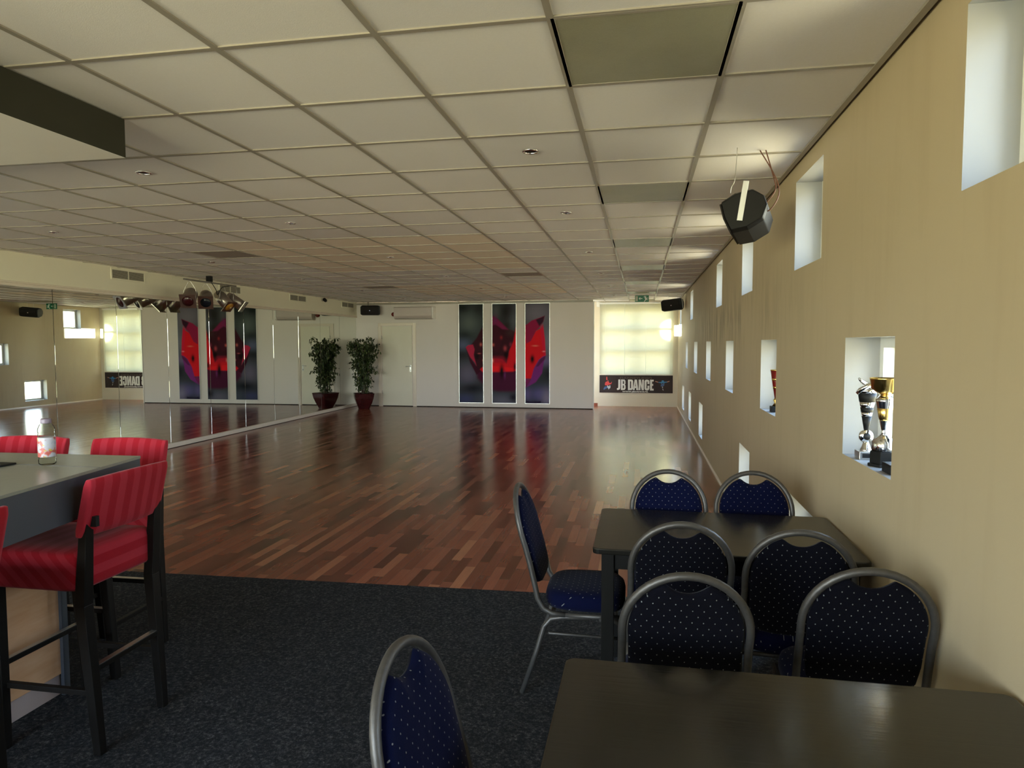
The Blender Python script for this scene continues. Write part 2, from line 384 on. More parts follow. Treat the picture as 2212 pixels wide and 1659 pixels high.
# left wall frame: local x = distance from the far corner towards the camera, local y = into the room, z up
ex = Vector((math.sin(TH), -math.cos(TH), 0)); ey = Vector((math.cos(TH), math.sin(TH), 0))
LW = Matrix(((ex.x, ey.x, 0, COR.x), (ex.y, ey.y, 0, COR.y), (0, 0, 1, 0), (0, 0, 0, 1)))
bm = bm_new(); prism(bm, [(-7.6, 4.0), (XR+.2, 4.0), (XR+.2, 18.2), (-7.6, 18.2)], -.08, 0); struct('floor', bm, 'parquet')
bm = bm_new(); prism(bm, [(-7.6, YB-.2), (XR+.2, YB-.2), (XR+.2, 3.99), (-7.6, 3.99)], -.08, -.001); struct('floor', bm, 'darkgap')
bm = bm_new(); prism(bm, [(-6.95, -2.7), (.885, -2.7), (.885, 4.292), (-6.95, 3.98)], 0, .007)
tag(obj('carpet', bm, 'carpet'), 'dark grey flecked carpet laid in front of the wooden dance floor', 'carpet')
# right wall with its small square windows
tops = [(1.59, 2.19), (3.745, 4.37), (5.95, 6.565), (8.14, 8.74), (12.63, 13.27), (16.2, 16.8)]
mids = [(.48, 1.08), (2.675, 3.285), (4.865, 5.475), (7.07, 7.68), (9.33, 9.97), (11.54, 12.22), (13.88, 14.46)]
bots = [(3.69, 4.36), (5.943, 6.55), (10.43, 11.057), (12.82, 13.43), (14.88, 15.56)]
TZ, MZ, BZ = (2.03, 2.55), (1.097, 1.62), (.16, .68)
holes = [(a, b, *TZ) for a, b in tops] + [(a, b, *MZ) for a, b in mids] + [(a, b, *BZ) for a, b in bots]
D = .145
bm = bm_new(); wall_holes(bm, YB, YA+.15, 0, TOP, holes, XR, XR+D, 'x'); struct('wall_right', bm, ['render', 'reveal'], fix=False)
wi = 0
def pane_window(y0, y1, z0, z1):
    global wi
    wi += 1
    bm = bm_new(); f = .045; x0, x1 = XR+D, XR+D+.05
    for a in ((y0, y0+f, z0, z1), (y1-f, y1, z0, z1), (y0+f, y1-f, z0, z0+f), (y0+f, y1-f, z1-f, z1)): box(bm, x0, x1, a[0], a[1], a[2], a[3])
    # outer cladding lip round the frame
    for a in ((y0-.06, y0+.01, z0-.06, z1+.06), (y1-.01, y1+.06, z0-.06, z1+.06), (y0, y1, z0-.06, z0+.01), (y0, y1, z1-.01, z1+.06)): box(bm, x1, x1+.04, a[0], a[1], a[2], a[3])
    w = struct('window_%d' % wi, bm, 'white')
    bm = bm_new(); box(bm, x0+.02, x0+.026, y0+f, y1-f, z0+f, z1-f); obj('pane', bm, 'glass', w)
    portal((x1+.06, (y0+y1)/2, (z0+z1)/2), (0, -PI/2+PI, 0), z1-z0, y1-y0)
for (a, b, c, d) in holes: pane_window(a, b, c, d)
# left wall, upper soffit, rail, plinth
SL = YF - YB + .1
bm = bm_new()
wins_l = [(16.2, 19.2, .35, 2.35)]
tmp = []
wall_holes(bm, -1.2, SL, 0, TOP, wins_l, -.22, -.012, 'y')
for v in bm.verts: v.co = LW @ v.co
struct('wall_left', bm, ['wall', 'white'], fix=False)
for k, h in enumerate(wins_l):
    wi += 1
    bm = bm_new(); f = .06
    for a in ((h[0], h[0]+f, h[2], h[3]), (h[1]-f, h[1], h[2], h[3]), (h[0]+f, h[1]-f, h[2], h[2]+f), (h[0]+f, h[1]-f, h[3]-f, h[3])): box(bm, a[0], a[1], -.2, -.14, a[2], a[3], mat=LW)
    w_ = struct('window_%d' % wi, bm, 'white')
    bm = bm_new(); box(bm, h[0]+f, h[1]-f, -.172, -.166, h[2]+f, h[3]-f, mat=LW); obj('pane', bm, 'glass', w_)
    p = LW @ Vector(((h[0]+h[1])/2, -.25, (h[2]+h[3])/2)); portal(p, (0, PI/2+PI, TH), h[3]-h[2], h[1]-h[0])
# upper band above the mirrors
bm = bm_new(); box(bm, 0, 12.9, -.01, .03, 2.30, 2.66, mat=LW); struct('trim_1', bm, 'soffit')
bm = bm_new(); prism(bm, [(-.01, 2.268), (.045, 2.268), (.045, 2.283), (.03, 2.287), (.03, 2.297), (.05, 2.301), (.05, 2.315), (.03, 2.322), (-.01, 2.322)], 0, 12.9, 'x', mat=LW)
struct('trim_2', bm, 'cream_trim')
bm = bm_new(); prism(bm, [(-.01, .008), (.035, .008), (.035, .066), (.028, .072), (-.01, .072)], 0, 12.9, 'x', mat=LW); struct('baseboard_left', bm, 'cream_trim', bevel=.001)
bm = bm_new(); box(bm, 0, 12.9, -.01, .028, 0, .008, mat=LW); struct('trim_3', bm, 'darkgap')
# right baseboard and ceiling angle
bm = bm_new(); prism(bm, [(XR-.014, 0), (XR+.002, 0), (XR+.002, .03), (XR-.006, .03)], 4.3, YA, 'y'); struct('baseboard_right', bm, 'cream_trim')
bm = bm_new(); box(bm, XR-.040, XR-.014, YB, YA, ZC-.004, ZC+.03); struct('trim_4', bm, 'tbar')
bm = bm_new(); box(bm, XR-.014, XR, YB, YA, ZC+.02, ZC+.05); struct('trim_5', bm, 'darkgap')
# back wall, its unseen windows added as fill light from behind the camera
fill_wins = [(-6.6, -3.9, .85, 2.45), (-3.7, -1.0, .85, 2.45)]
bm = bm_new(); wall_holes(bm, -7.6, XR+D, 0, TOP, fill_wins, YB-.15, YB, 'y'); struct('wall_near', bm, ['wall', 'white'], fix=False)
for h in fill_wins:
    wi += 1
    bm = bm_new(); f = .06
    for a in ((h[0], h[0]+f, h[2], h[3]), (h[1]-f, h[1], h[2], h[3]), (h[0]+f, h[1]-f, h[2], h[2]+f), (h[0]+f, h[1]-f, h[3]-f, h[3])): box(bm, a[0], a[1], YB-.12, YB-.06, a[2], a[3])
    w_ = struct('window_%d' % wi, bm, 'white')
    bm = bm_new(); box(bm, h[0]+f, h[1]-f, YB-.1, YB-.094, h[2]+f, h[3]-f); obj('pane', bm, 'glass', w_)
    portal(((h[0]+h[1])/2, YB-.2, (h[2]+h[3])/2), (PI/2, 0, 0), h[1]-h[0], h[3]-h[2])
# partition (sliding wall) with posters, and the alcove behind
bm = bm_new(); box(bm, -7.35, -1.150, YF, YF+.055, .018, ZC-.055); struct('wall_far', bm, 'partition')
bm = bm_new(); box(bm, -7.35, -1.150, YF+.01, YF+.05, 0, .018); struct('trim_6', bm, 'darkgap')
bm = bm_new(); box(bm, -5.3, -1.16, YF-.01, YF+.06, ZC-.055, ZC-.028); box(bm, -7.3, -5.3, YF-.002, YF+.06, ZC-.055, ZC); box(bm, -5.3, -1.16, YF+.01, YF+.04, ZC-.028, ZC)
struct('trim_7', bm, 'tbar')
bm = bm_new(); box(bm, -1.151, -1.128, YF-.012, YF+.067, 0, ZC-.03); struct('trim_8', bm, 'white')
bm = bm_new(); WX0, WX1, WZ0, WZ1 = -1.02, .765, .80, 2.60
slit = (.802, .885, 1.775, 2.045)  # added opening that shapes the sun patch on the right wall
wall_holes(bm, -1.09, XR, 0, TOP, [(WX0, WX1, WZ0, WZ1), slit], YA, YA+.2, 'y'); struct('wall_back', bm, ['wall', 'white'], fix=False)
hc = (-3.9, -1.5, .30, 2.5)  # unseen window added to bring more light into the alcove and far end
bm = bm_new(); wall_holes(bm, -4.2, -1.09, 0, TOP, [hc], YA+.06, YA+.2, 'y'); struct('wall_corridor', bm, ['wall', 'white'], fix=False)
wi += 1
bm = bm_new()
for a in ((hc[0], hc[0]+.06, hc[2], hc[3]), (hc[1]-.06, hc[1], hc[2], hc[3]), (hc[0], hc[1], hc[2], hc[2]+.06), (hc[0], hc[1], hc[3]-.06, hc[3])): box(bm, a[0], a[1], YA+.12, YA+.17, a[2], a[3])
wc = struct('window_%d' % wi, bm, 'white')
bm = bm_new(); box(bm, hc[0]+.06, hc[1]-.06, YA+.14, YA+.146, hc[2]+.06, hc[3]-.06); obj('pane', bm, 'glass', wc)
portal(((hc[0]+hc[1])/2, YA+.24, (hc[2]+hc[3])/2), (-PI/2, 0, 0), hc[1]-hc[0], hc[3]-hc[2])
bm = bm_new(); box(bm, -1.6, -1.09, YA+.04, YA+.06, 0.0, .07); struct('baseboard_back', bm, 'skirt_red')
bm = bm_new(); box(bm, -4.3, -4.2, YF+.056, YA+.3, 0, TOP); struct('wall_side', bm, 'wall')
bm = bm_new(); box(bm, -1.13, -1.05, YA-.035, YA+.01, 2.52, ZC); struct('trim_9', bm, 'white')
wi += 1
bm = bm_new()
for a in ((WX0, WX0+.06), (WX1-.06, WX1), (-.16, -.11)): box(bm, a[0], a[1], YA+.10, YA+.16, WZ0, WZ1)
for z in (.80, 1.395, 1.925, 2.45, 2.54): box(bm, WX0, WX1, YA+.099, YA+.161, z, z+.065 if z < 2.5 else 2.60)
wb = struct('window_%d' % wi, bm, 'white')
bm = bm_new(); box(bm, WX0+.03, WX1-.03, YA+.125, YA+.13, WZ0+.03, WZ1-.03); obj('pane', bm, 'glass', wb)
portal(((WX0+WX1)/2, YA+.24, (WZ0+WZ1)/2), (-PI/2, 0, 0), WX1-WX0, WZ1-WZ0)
wi += 1
bm = bm_new(); box(bm, slit[0], slit[1], YA+.15, YA+.155, slit[2], slit[3]); struct('window_%d' % wi, bm, 'glass')  # pane of the added light slit
# ceiling: individual tiles lie on a T-bar grid
GX, GY, G = -.3011, 2.2607, .6
bm = bm_new()
dark = {(-8, 8), (-8, 16), (-3, 13)}
for i in range(-12, 2):
    for j in range(-9, 26):
        x0, y0 = GX+G*i, GY+G*j; x1, y1 = x0+G, y0+G
        if x0 < -7.5: x0 = -7.5
        x1 = min(x1, XR-.016)
        y1 = min(y1, 18.0)
        if y0 > 17.9: continue
        if (i, j) in dark: m = 3
        elif -7 <= i <= -3 and (7 <= j <= 11) or (-7 <= i <= -3 and 16 <= j <= 19): m = 2
        else: m = 1 if random.random() < .3 else 0
        f = bm.faces.new([bm.verts.new(p) for p in ((x0, y0, ZC+.006), (x0, y1, ZC+.006), (x1, y1, ZC+.006), (x1, y0, ZC+.006))]); f.material_index = m
ce = struct('ceiling', bm, ['tile', 'tile_b', 'tile_o', 'tile_dark'], fix=False)
bm = bm_new()
for i in range(-11, 3):
    x = GX+G*i
    if i == 2: continue
    box(bm, x-.012, x+.012, YB, 17.9, ZC, ZC+.02)
for j in range(-8, 26):
    y = GY+G*j
    box(bm, -7.4, XR-.02, y-.012, y+.012, ZC+.0004, ZC+.02)
obj('ceiling_grid', bm, 'tbar', ce)
bm = bm_new(); box(bm, -7.6, XR+D, YB-.15, 18.2, TOP, TOP+.1); struct('ceiling', bm, 'darkgap')
# prismatic light panels in the column between the two right grid lines (unlit)
def light_panel(i, j, label, mat='diffuser'):
    t = thing('ceiling_light_panel', label, 'light panel', (GX+G*i+.3, GY+G*j+.3, ZC+.004), 0, 'light panels in the right ceiling bay')
    bm = bm_new()
    for a in ((-.3, .3, -.3, -.286), (-.3, .3, .286, .3), (-.3, -.286, -.286, .286), (.286, .3, -.286, .286)): box(bm, a[0], a[1], a[2], a[3], -.004, .0)
    obj('frame', bm, 'tbar', t)
    bm = bm_new(); box(bm, -.286, .286, -.286, .286, -.002, .0005); obj('diffuser', bm, mat, t)
for j, lb in ((0, 'large mouldy grey green light panel in the ceiling, nearest to the viewer'), (4, 'brownish light panel in the ceiling beside the hanging black speaker'),
              (8, 'unlit light panel, third from the viewer in the right ceiling bay'), (12, 'unlit light panel, fourth from the viewer in the right ceiling bay'),
              (16, 'unlit light panel, fifth from the viewer in the right ceiling bay'), (20, 'unlit light panel, sixth from the viewer in the right ceiling bay'),
              (24, 'unlit light panel farthest from the viewer, just before the exit sign')):
    light_panel(0, j, lb)
# recessed spots
t0 = thing('ceiling_spotlight', '', 'spotlight', (0, 0, ZC+.004))
bm = bm_new(); lathe(bm, [(.046, 0), (.046, -.006), (.036, -.009), (.034, -.004), (.034, .0)], seg=28); obj('trim_ring', bm, 'chrome', t0)
bm = bm_new(); lathe(bm, [(.034, -.003), (.022, -.002), (.0, -.002)], seg=24); obj('bulb', bm, 'black', t0)
ys = [3.762, 5.552, 7.95, 10.35, 12.76, 15.14]
ordn = ['nearest', 'second', 'third', 'fourth', 'fifth', 'farthest']
first = True
for xx, where in ((-.608, 'in the row beside the right grid column'), (-3.015, 'in the middle ceiling row'), (-5.43, 'in the left ceiling row near the mirrors')):
    for k, yy in enumerate(ys):
        if xx < -5 and yy < 4: continue
        lb = 'small recessed chrome spotlight, %s from the viewer %s' % (ordn[k if xx > -5 else k], where)
        if xx < -5 and k == 1: lb = 'small recessed chrome spotlight, nearest of the left ceiling row near the mirrors'
        if first: t0.location = (xx, yy, ZC+.004); t0['label'] = lb; t0['group'] = 'recessed ceiling spotlights'; first = False
        else: dup(t0, (xx, yy, ZC+.004), 0, lb)
# bulkhead over the bar
bm = bm_new(); box(bm, -5.6, -2.386, -1.5, 2.863, 2.470, ZC-.0005)
for f in bm.faces:
    n = f.normal if f.normal.length else Vector((0, 0, 0))
    f.normal_update()
    if f.normal.z < -.5: f.material_index = 1
    if abs(f.normal.y) > .5: f.material_index = 1
tag(obj('bulkhead', bm, ['bulk_side', 'bulk_under'], fix=False), 'dark boxed bulkhead with pale underside hanging from the ceiling above the bar', 'bulkhead')
# ------------------------------------------------------------------ mirrors
seams = [0.0] + [1.03+1.045*k for k in range(0, 12)]
words = ['narrow mirror panel at the far corner behind the potted fig', 'mirror panel, second from the far corner', 'mirror panel, third from the far corner', 'mirror panel, fourth from the far corner',
         'mirror panel, fifth from the far corner', 'mirror panel, sixth from the far corner', 'mirror panel, seventh from the far corner', 'mirror panel, eighth from the far corner',
         'mirror panel, ninth from the far corner, above the bottle', 'mirror panel, tenth from the far corner, at the left picture edge', 'mirror panel, eleventh from the far corner, hidden behind the stools', 'mirror panel, twelfth from the far corner']
for k in range(len(seams)-1):
    bm = bm_new(); a, b = seams[k]+.0035, seams[k+1]-.0035
    prism(bm, [(a, .06), (b, .06), (b, 2.30), (a, 2.30)], .000, .006, 'y')
    cc = Matrix.Translation(((a+b)/2, 0, 0)); MR = cc @ Matrix.Rotation(math.radians(random.uniform(-.03, .03)), 4, 'Z') @ cc.inverted()
    for v in bm.verts: v.co = LW @ (MR @ v.co)
    o = obj('mirror_panel', bm, 'mirror', bevel=.0012)
    tag(o, 'tall frameless '+words[k], 'mirror', 'mirror panels along the left wall')
bm = bm_new()
for s in seams[1:]: box(bm, s-.0036, s+.0036, -.011, .0012, .06, 2.3, mat=LW)
struct('trim_10', bm, 'darkgap')
# vents
def vent(s0, s1, z0, z1, label):
    t = thing('air_vent', label, 'vent', LW @ Vector(((s0+s1)/2, .03, z0)), math.atan2(ex.y, ex.x), 'air vents above the mirrors')
    w_, h_ = (s1-s0), z1-z0
    bm = bm_new(); f = .022
    for a in ((-w_/2, w_/2, 0, f), (-w_/2, w_/2, h_-f, h_), (-w_/2, -w_/2+f, f, h_-f), (w_/2-f, w_/2, f, h_-f), (-.007, .007, f, h_-f)): box(bm, a[0], a[1], 0, .012, a[2], a[3])
    obj('frame', bm, 'soffit', t, bevel=.002)
    bm = bm_new(); box(bm, -w_/2+f, w_/2-f, .0005, .002, f, h_-f); obj('backing', bm, M['ventback'], t)
    bm = bm_new(); n = 8
    for k in range(n):
        z = f+(h_-2*f)*(k+.5)/n
        for a, b in ((-w_/2+f, -.007), (.007, w_/2-f)): box(bm, a, b, -.006, .006, -.0014, .0014, mat=Matrix.Translation((0, .007, z)) @ Matrix.Rotation(math.radians(35), 4, 'X'))
    obj('slats', bm, M['ventslat'], t)
for a in ((7.795, 8.455, 2.478, 2.635, 'double slatted air vent above the mirrors, nearest to the viewer'), (5.32, 5.98, 2.482, 2.635, 'double slatted air vent above the mirrors, half hidden by the stage lights'),
          (2.79, 3.525, 2.487, 2.637, 'double slatted air vent above the mirrors, third from the viewer'), (.205, .94, 2.49, 2.638, 'double slatted air vent above the mirrors, beside the corner speaker')): vent(*a)
t = thing('security_camera', 'small black camera on the cream band between two air vents', 'camera', LW @ Vector((2.0, .03, 2.60)), math.atan2(ex.y, ex.x))
bm = bm_new(); lathe(bm, [(.028, 0), (.028, .02), (.012, .03)], seg=16)
for v in bm.verts: v.co = Matrix.Rotation(-PI/2, 4, 'X') @ v.co
obj('mount', bm, 'steel', t)
bm = bm_new(); lathe(bm, [(.012, -.05), (.036, -.045), (.04, 0), (.036, .04), (.01, .05)], seg=16)
for v in bm.verts: v.co = Matrix.Translation((-.02, .06, .0)) @ (Matrix.Rotation(math.radians(70), 4, 'Y') @ v.co)
obj('body', bm, 'black', t)
# ------------------------------------------------------------------ door in the far wall, fan coil, alarm
d = struct('door_1', (lambda b: (box(b, -6.515, -5.725, YF-.012, YF+.02, .022, 2.045), b)[1])(bm_new()), 'door', bevel=.002)
bm = bm_new()
for a in ((-6.63, -6.55, 0, 2.125), (-5.70, -5.62, 0, 2.125), (-6.55, -5.70, 2.055, 2.125)): box(bm, a[0], a[1], YF-.022, YF+.01, a[2], a[3])
for a in ((-6.55, -6.525, .0, 2.055), (-5.717, -5.70, 0, 2.055)): box(bm, a[0], a[1], YF-.006, YF+.01, a[2], a[3])
obj('door_frame', bm, 'cream_trim', d, bevel=.003)
bm = bm_new(); box(bm, -5.79, -5.75, YF-.018, YF-.011, .89, 1.06); tube(bm, [(-5.77, YF-.015, 1.03), (-5.77, YF-.06, 1.03), (-5.79, YF-.065, 1.03), (-5.88, YF-.065, 1.028)], .009); obj('door_handle', bm, 'alu', d)
bm = bm_new(); box(bm, -5.775, -5.765, YF-.0195, YF-.0175, .91, .945); obj('keyhole', bm, 'black', d)
for z in (1.72, .32): 
    bm = bm_new(); tube(bm, [(-6.53, YF-.02, z), (-6.53, YF-.02, z+.09)], .008); obj('hinge', bm, 'steel', d)
t = thing('air_conditioner', 'long white wall air conditioner unit above the cream door', 'air conditioner', (-5.60, YF, 2.21))
prof = [(0, 0), (-.13, 0), (-.19, .03), (-.215, .09), (-.215, .29), (-.20, .31), (0, .31)]
bm = bm_new(); prism(bm, prof, -.53, .455, 'x'); obj('body', bm, 'white_ac', t, bevel=.006)
bm = bm_new(); prism(bm, prof, .458, .505, 'x'); obj('end_cap', bm, 'white_ac2', t, bevel=.006)
bm = bm_new(); box(bm, -.47, .42, -.218, -.14, .012, .018, mat=Matrix.Translation((0, -.0, .0))); obj('louvre', bm, 'hanger', t)
t = thing('alarm_sounder', 'small round dark red alarm sounder left of the air conditioner', 'alarm', (-6.205, YF, 2.345))
bm = bm_new(); lathe(bm, [(.055, 0), (.055, .03), (.045, .06), (.02, .07)], seg=24)
for v in bm.verts: v.co = Matrix.Rotation(PI/2, 4, 'X') @ v.co
obj('dome', bm, 'red_plastic', t)
bm = bm_new(); box(bm, -.04, .04, -.012, .0, -.04, .04); obj('back_plate', bm, 'white', t)
# ------------------------------------------------------------------ flower triptych
def S(c): return np.array(lin(c))
def sdpoly(px, py, poly):
    P = np.array(poly, float); d = np.full(px.shape, 1e9); inside = np.zeros(px.shape, bool); n = len(P)
    for i in range(n):
        a, b = P[i], P[(i+1) % n]; e = b-a
        wx, wy = px-a[0], py-a[1]; t_ = np.clip((wx*e[0]+wy*e[1])/(e@e), 0, 1)
        d = np.minimum(d, np.hypot(wx-e[0]*t_, wy-e[1]*t_))
        c1 = (a[1] > py) != (b[1] > py)
        xi = a[0]+(py-a[1])/(e[1] if e[1] else 1e-9)*e[0]
        inside ^= c1 & (px < xi)
    return np.where(inside, -d, d)
def paint(px, py):
    col = np.zeros(px.shape+(3,)) + S((52, 58, 62))
    def blob(cx, cy, rx, ry, c, a=1, p=2):
        nonlocal col
        f = np.exp(-(((px-cx)/rx)**2+((py-cy)/ry)**2))*a
        col = col*(1-f[..., None]) + S(c)*f[..., None]
    def poly(pts, c, blur=8, a=1):
        nonlocal col
        sd_ = sdpoly(px, py, pts); f = np.clip(.5-sd_/(2*blur), 0, 1); f = f*f*(3-2*f)*a
        col = col*(1-f[..., None]) + S(c)*f[..., None]
    # blurred background
    blob(230, 380, 150, 170, (86, 96, 94)); blob(120, 150, 120, 80, (28, 34, 34)); blob(380, 150, 90, 120, (40, 44, 44)); blob(150, 560, 120, 70, (38, 46, 46))
    blob(140, 700, 110, 90, (84, 92, 118)); blob(120, 850, 130, 70, (36, 38, 42)); blob(200, 1120, 150, 160, (96, 92, 112)); blob(280, 1330, 160, 70, (28, 28, 36)); blob(170, 1480, 150, 70, (62, 66, 100)); blob(390, 1480, 80, 90, (66, 72, 84))
    blob(620, 220, 70, 100, (80, 84, 86)); blob(770, 220, 100, 140, (26, 22, 20)); blob(860, 380, 60, 120, (74, 80, 86)); blob(760, 420, 60, 60, (40, 36, 34))
    blob(700, 1500, 200, 100, (92, 92, 108)); blob(860, 1450, 60, 60, (30, 26, 38)); 
    blob(1200, 250, 260, 220, (112, 108, 122)); blob(1350, 650, 80, 250, (110, 112, 126)); blob(1320, 930, 90, 80, (102, 92, 130)); blob(1360, 1110, 90, 110, (36, 36, 44)); blob(1230, 1400, 140, 100, (86, 82, 128)); blob(1060, 1400, 60, 90, (92, 84, 128)); blob(1340, 1450, 80, 120, (120, 114, 138)); blob(1180, 1530, 70, 30, (30, 28, 44))
    poly([(1050, 1500), (1150, 1520), (1250, 1500), (1250, 1540), (1030, 1560)], (34, 26, 52), 12)
    # flower body
    poly([(255, 690), (330, 600), (420, 430), (520, 300), (560, 280), (640, 330), (780, 470), (860, 500), (930, 560), (930, 1100), (700, 1330), (450, 1290), (330, 1080), (300, 860)], (56, 20, 32), 14)
    poly([(560, 285), (640, 330), (790, 480), (700, 470), (600, 400), (560, 420)], (120, 32, 74), 16)
    poly([(560, 420), (640, 440), (700, 620), (640, 800), (560, 760)], (66, 20, 36), 20)
    blob(820, 520, 60, 50, (64, 42, 44), .8); blob(600, 330, 30, 60, (104, 36, 86), .7)
    poly([(330, 1080), (500, 1050), (700, 1060), (900, 1060), (1040, 1080), (1040, 1240), (860, 1370), (640, 1370), (480, 1330), (340, 1180)], (70, 20, 48), 30)
    # left pink petal
    poly([(175, 730), (210, 700), (280, 690), (305, 760), (290, 840), (330, 1000), (310, 960), (230, 860)], (176, 40, 72), 6)
    poly([(175, 740), (240, 880), (330, 1010), (390, 1080), (330, 1130), (240, 960)], (58, 14, 34), 9)
    # red interior
    poly([(560, 890), (700, 900), (760, 960), (800, 780), (860, 640), (900, 420), (1030, 410), (1100, 640), (1180, 500), (1285, 440), (1310, 620), (1320, 850), (1240, 900), (1170, 1000), (1120, 1180), (1030, 1180), (900, 1070), (700, 1080), (560, 1080), (420, 1090), (380, 1050), (430, 1000)], (206, 22, 34), 10)
    poly([(430, 1040), (560, 1000), (700, 1010), (860, 1030), (860, 1080), (560, 1090), (420, 1080)], (230, 28, 36), 14, .7)
    poly([(560, 860), (760, 860), (760, 960), (560, 950)], (150, 24, 48), 26, .6)
    # right petals
    poly([(1030, 420), (1120, 350), (1305, 285), (1290, 360), (1240, 440), (1180, 500), (1110, 640), (1040, 680)], (138, 26, 66), 8)
    poly([(1180, 340), (1305, 285), (1285, 370), (1230, 430)], (52, 26, 44), 12)
    poly([(1240, 440), (1285, 400), (1300, 600), (1325, 850), (1290, 850)], (196, 26, 66), 10, .7)
    poly([(1320, 850), (1290, 960), (1270, 1100), (1180, 1230), (1040, 1310), (1110, 1190), (1150, 1040), (1220, 910), (1280, 860)], (116, 42, 116), 8)
    poly([(1320, 850), (1240, 900), (1180, 1010), (1220, 1000), (1310, 900)], (76, 30, 62), 10, .8)
    poly([(1030, 1180), (1110, 1190), (1040, 1300), (1030, 1300)], (120, 30, 84), 16)
    # seeds and stamens
    for cx, cy, a_, b_ in ((340, 860, 36, 48), (755, 840, 34, 60), (1130, 900, 28, 52), (880, 1010, 16, 48), (690, 1080, 30, 90), (425, 1000, 10, 30)):
        blob(cx, cy, a_, b_, (28, 8, 16))
        blob(cx, cy, a_*.7, b_*.8, (22, 8, 14))
    for cx, cy, a_, b_, c in ((395, 690, 16, 22, (190, 96, 90)), (570, 695, 16, 20, (196, 90, 84)), (685, 590, 18, 24, (140, 40, 44)), (740, 745, 22, 34, (170, 66, 76)), (820, 690, 18, 30, (120, 40, 60)), (565, 925, 10, 28, (210, 130, 120)),
                              (1170, 710, 40, 10, (214, 110, 96)), (1295, 790, 20, 8, (230, 140, 150)), (370, 820, 22, 8, (176, 84, 86)), (735, 1130, 14, 50, (104, 40, 96)), (425, 920, 8, 14, (210, 120, 110))):
        blob(cx, cy, a_, b_, c)
    return np.clip(col, 0, 1)
mp = bpy.data.materials.new('printed flower photograph'); mp.use_nodes = True
an = mp.node_tree.nodes.new('ShaderNodeAttribute'); an.attribute_name = 'print'
mp.node_tree.links.new(an.outputs['Color'], mp.node_tree.nodes['Principled BSDF'].inputs['Base Color']); mp.node_tree.nodes['Principled BSDF'].inputs['Roughness'].default_value = .55; mp.node_tree.nodes['Principled BSDF'].inputs['Specular IOR Level'].default_value = .08
M['print'] = mp
def poster(x0, x1, p0, p1, label):
    z0, z1 = .125, 2.575
    t = thing('wall_panel', label, 'picture', ((x0+x1)/2, YF, z0), 0, 'three tall flower prints')
    bm = bm_new(); w_ = x1-x0; box(bm, -w_/2-.012, w_/2+.012, -.025, 0, -.012, z1-z0+.012); obj('backing_board', bm, 'alu', t)
    nx, nz = 52, 214
    xs = np.linspace(-w_/2, w_/2, nx); zs = np.linspace(0, z1-z0, nz)
    verts = [(float(x), -.027, float(z)) for z in zs for x in xs]
    faces = [(j*nx+i, j*nx+i+1, (j+1)*nx+i+1, (j+1)*nx+i) for j in range(nz-1) for i in range(nx-1)]
    me = bpy.data.meshes.new('print'); me.from_pydata(verts, [], faces)
    PX, PY = np.meshgrid(np.linspace(p0, p1, nx), np.linspace(1535, 108, nz))
    c = np.minimum(1, paint(PX, PY).reshape(-1, 3)*1.25)
    a = me.color_attributes.new('print', 'FLOAT_COLOR', 'POINT'); a.data.foreach_set('color', np.concatenate([c, np.ones((len(c), 1))], 1).astype(np.float32).ravel())
    me.materials.append(mp); o = bpy.data.objects.new('print', me); C.objects.link(o); o.parent = t
poster(-4.483, -3.872, 80, 425, 'tall narrow print with the left edge of a dark red flower, nearest the door')
poster(-3.635, -3.041, 555, 895, 'tall narrow print with the centre of a red flower, middle of three')
poster(-2.806, -2.211, 1030, 1372, 'tall narrow print with the bright right half of a red flower')
# ------------------------------------------------------------------ alcove: blinds, banner, exit sign
t = thing('venetian_blind', 'cream slatted venetian blind closed over the bright end window', 'blind', (-.135, YA-.03, .80))
bm = bm_new(); n = 54
for k in range(n):
    z = .03+k*(1.80-.03)/n
    box(bm, -.91, .905, -.019, .019, -.0006, .0006, mat=Matrix.Translation((0, 0, z)) @ Matrix.Rotation(math.radians(67), 4, 'X'))
obj('slats', bm, 'blind', t)
bm = bm_new(); box(bm, -.91, .905, -.014, .014, 0, .018); obj('bottom_rail', bm, 'cream_trim', t, bevel=.003)
bm = bm_new(); box(bm, -.91, .905, -.02, .02, 1.79, 1.83); obj('head_rail', bm, 'white', t)
for x in (-.76, -.285, .24, .84):
    bm = bm_new(); tube(bm, [(x, -.019, .01), (x, -.019, 1.8)], .004 if x == -.285 else .0022, 6); obj('cord', bm, 'signwhite', t)
BW = 1.822; B0 = -1.045
t = thing('banner', 'charcoal dance studio banner with big white letters under the blind', 'banner', (B0, YA-.002, .345))
bm = bm_new(); box(bm, 0, BW, -.012, 0, 0, .445); obj('board', bm, 'banner', t)
def bp(px, py):   # banner crop pixels -> banner plane
    return ((px-66)/(2118-66)*BW, (625-py)/(625-160)*.445)
def letter(polys, name='letter', mat='ltr', parent=None, depth=.003, y=-.0125):
    bm = bm_new()
    for pts in polys: prism(bm, [bp(*p) for p in pts], y-depth, y, 'y')
    return obj(name, bm, mat, parent or t)
T, Bt = 272, 550
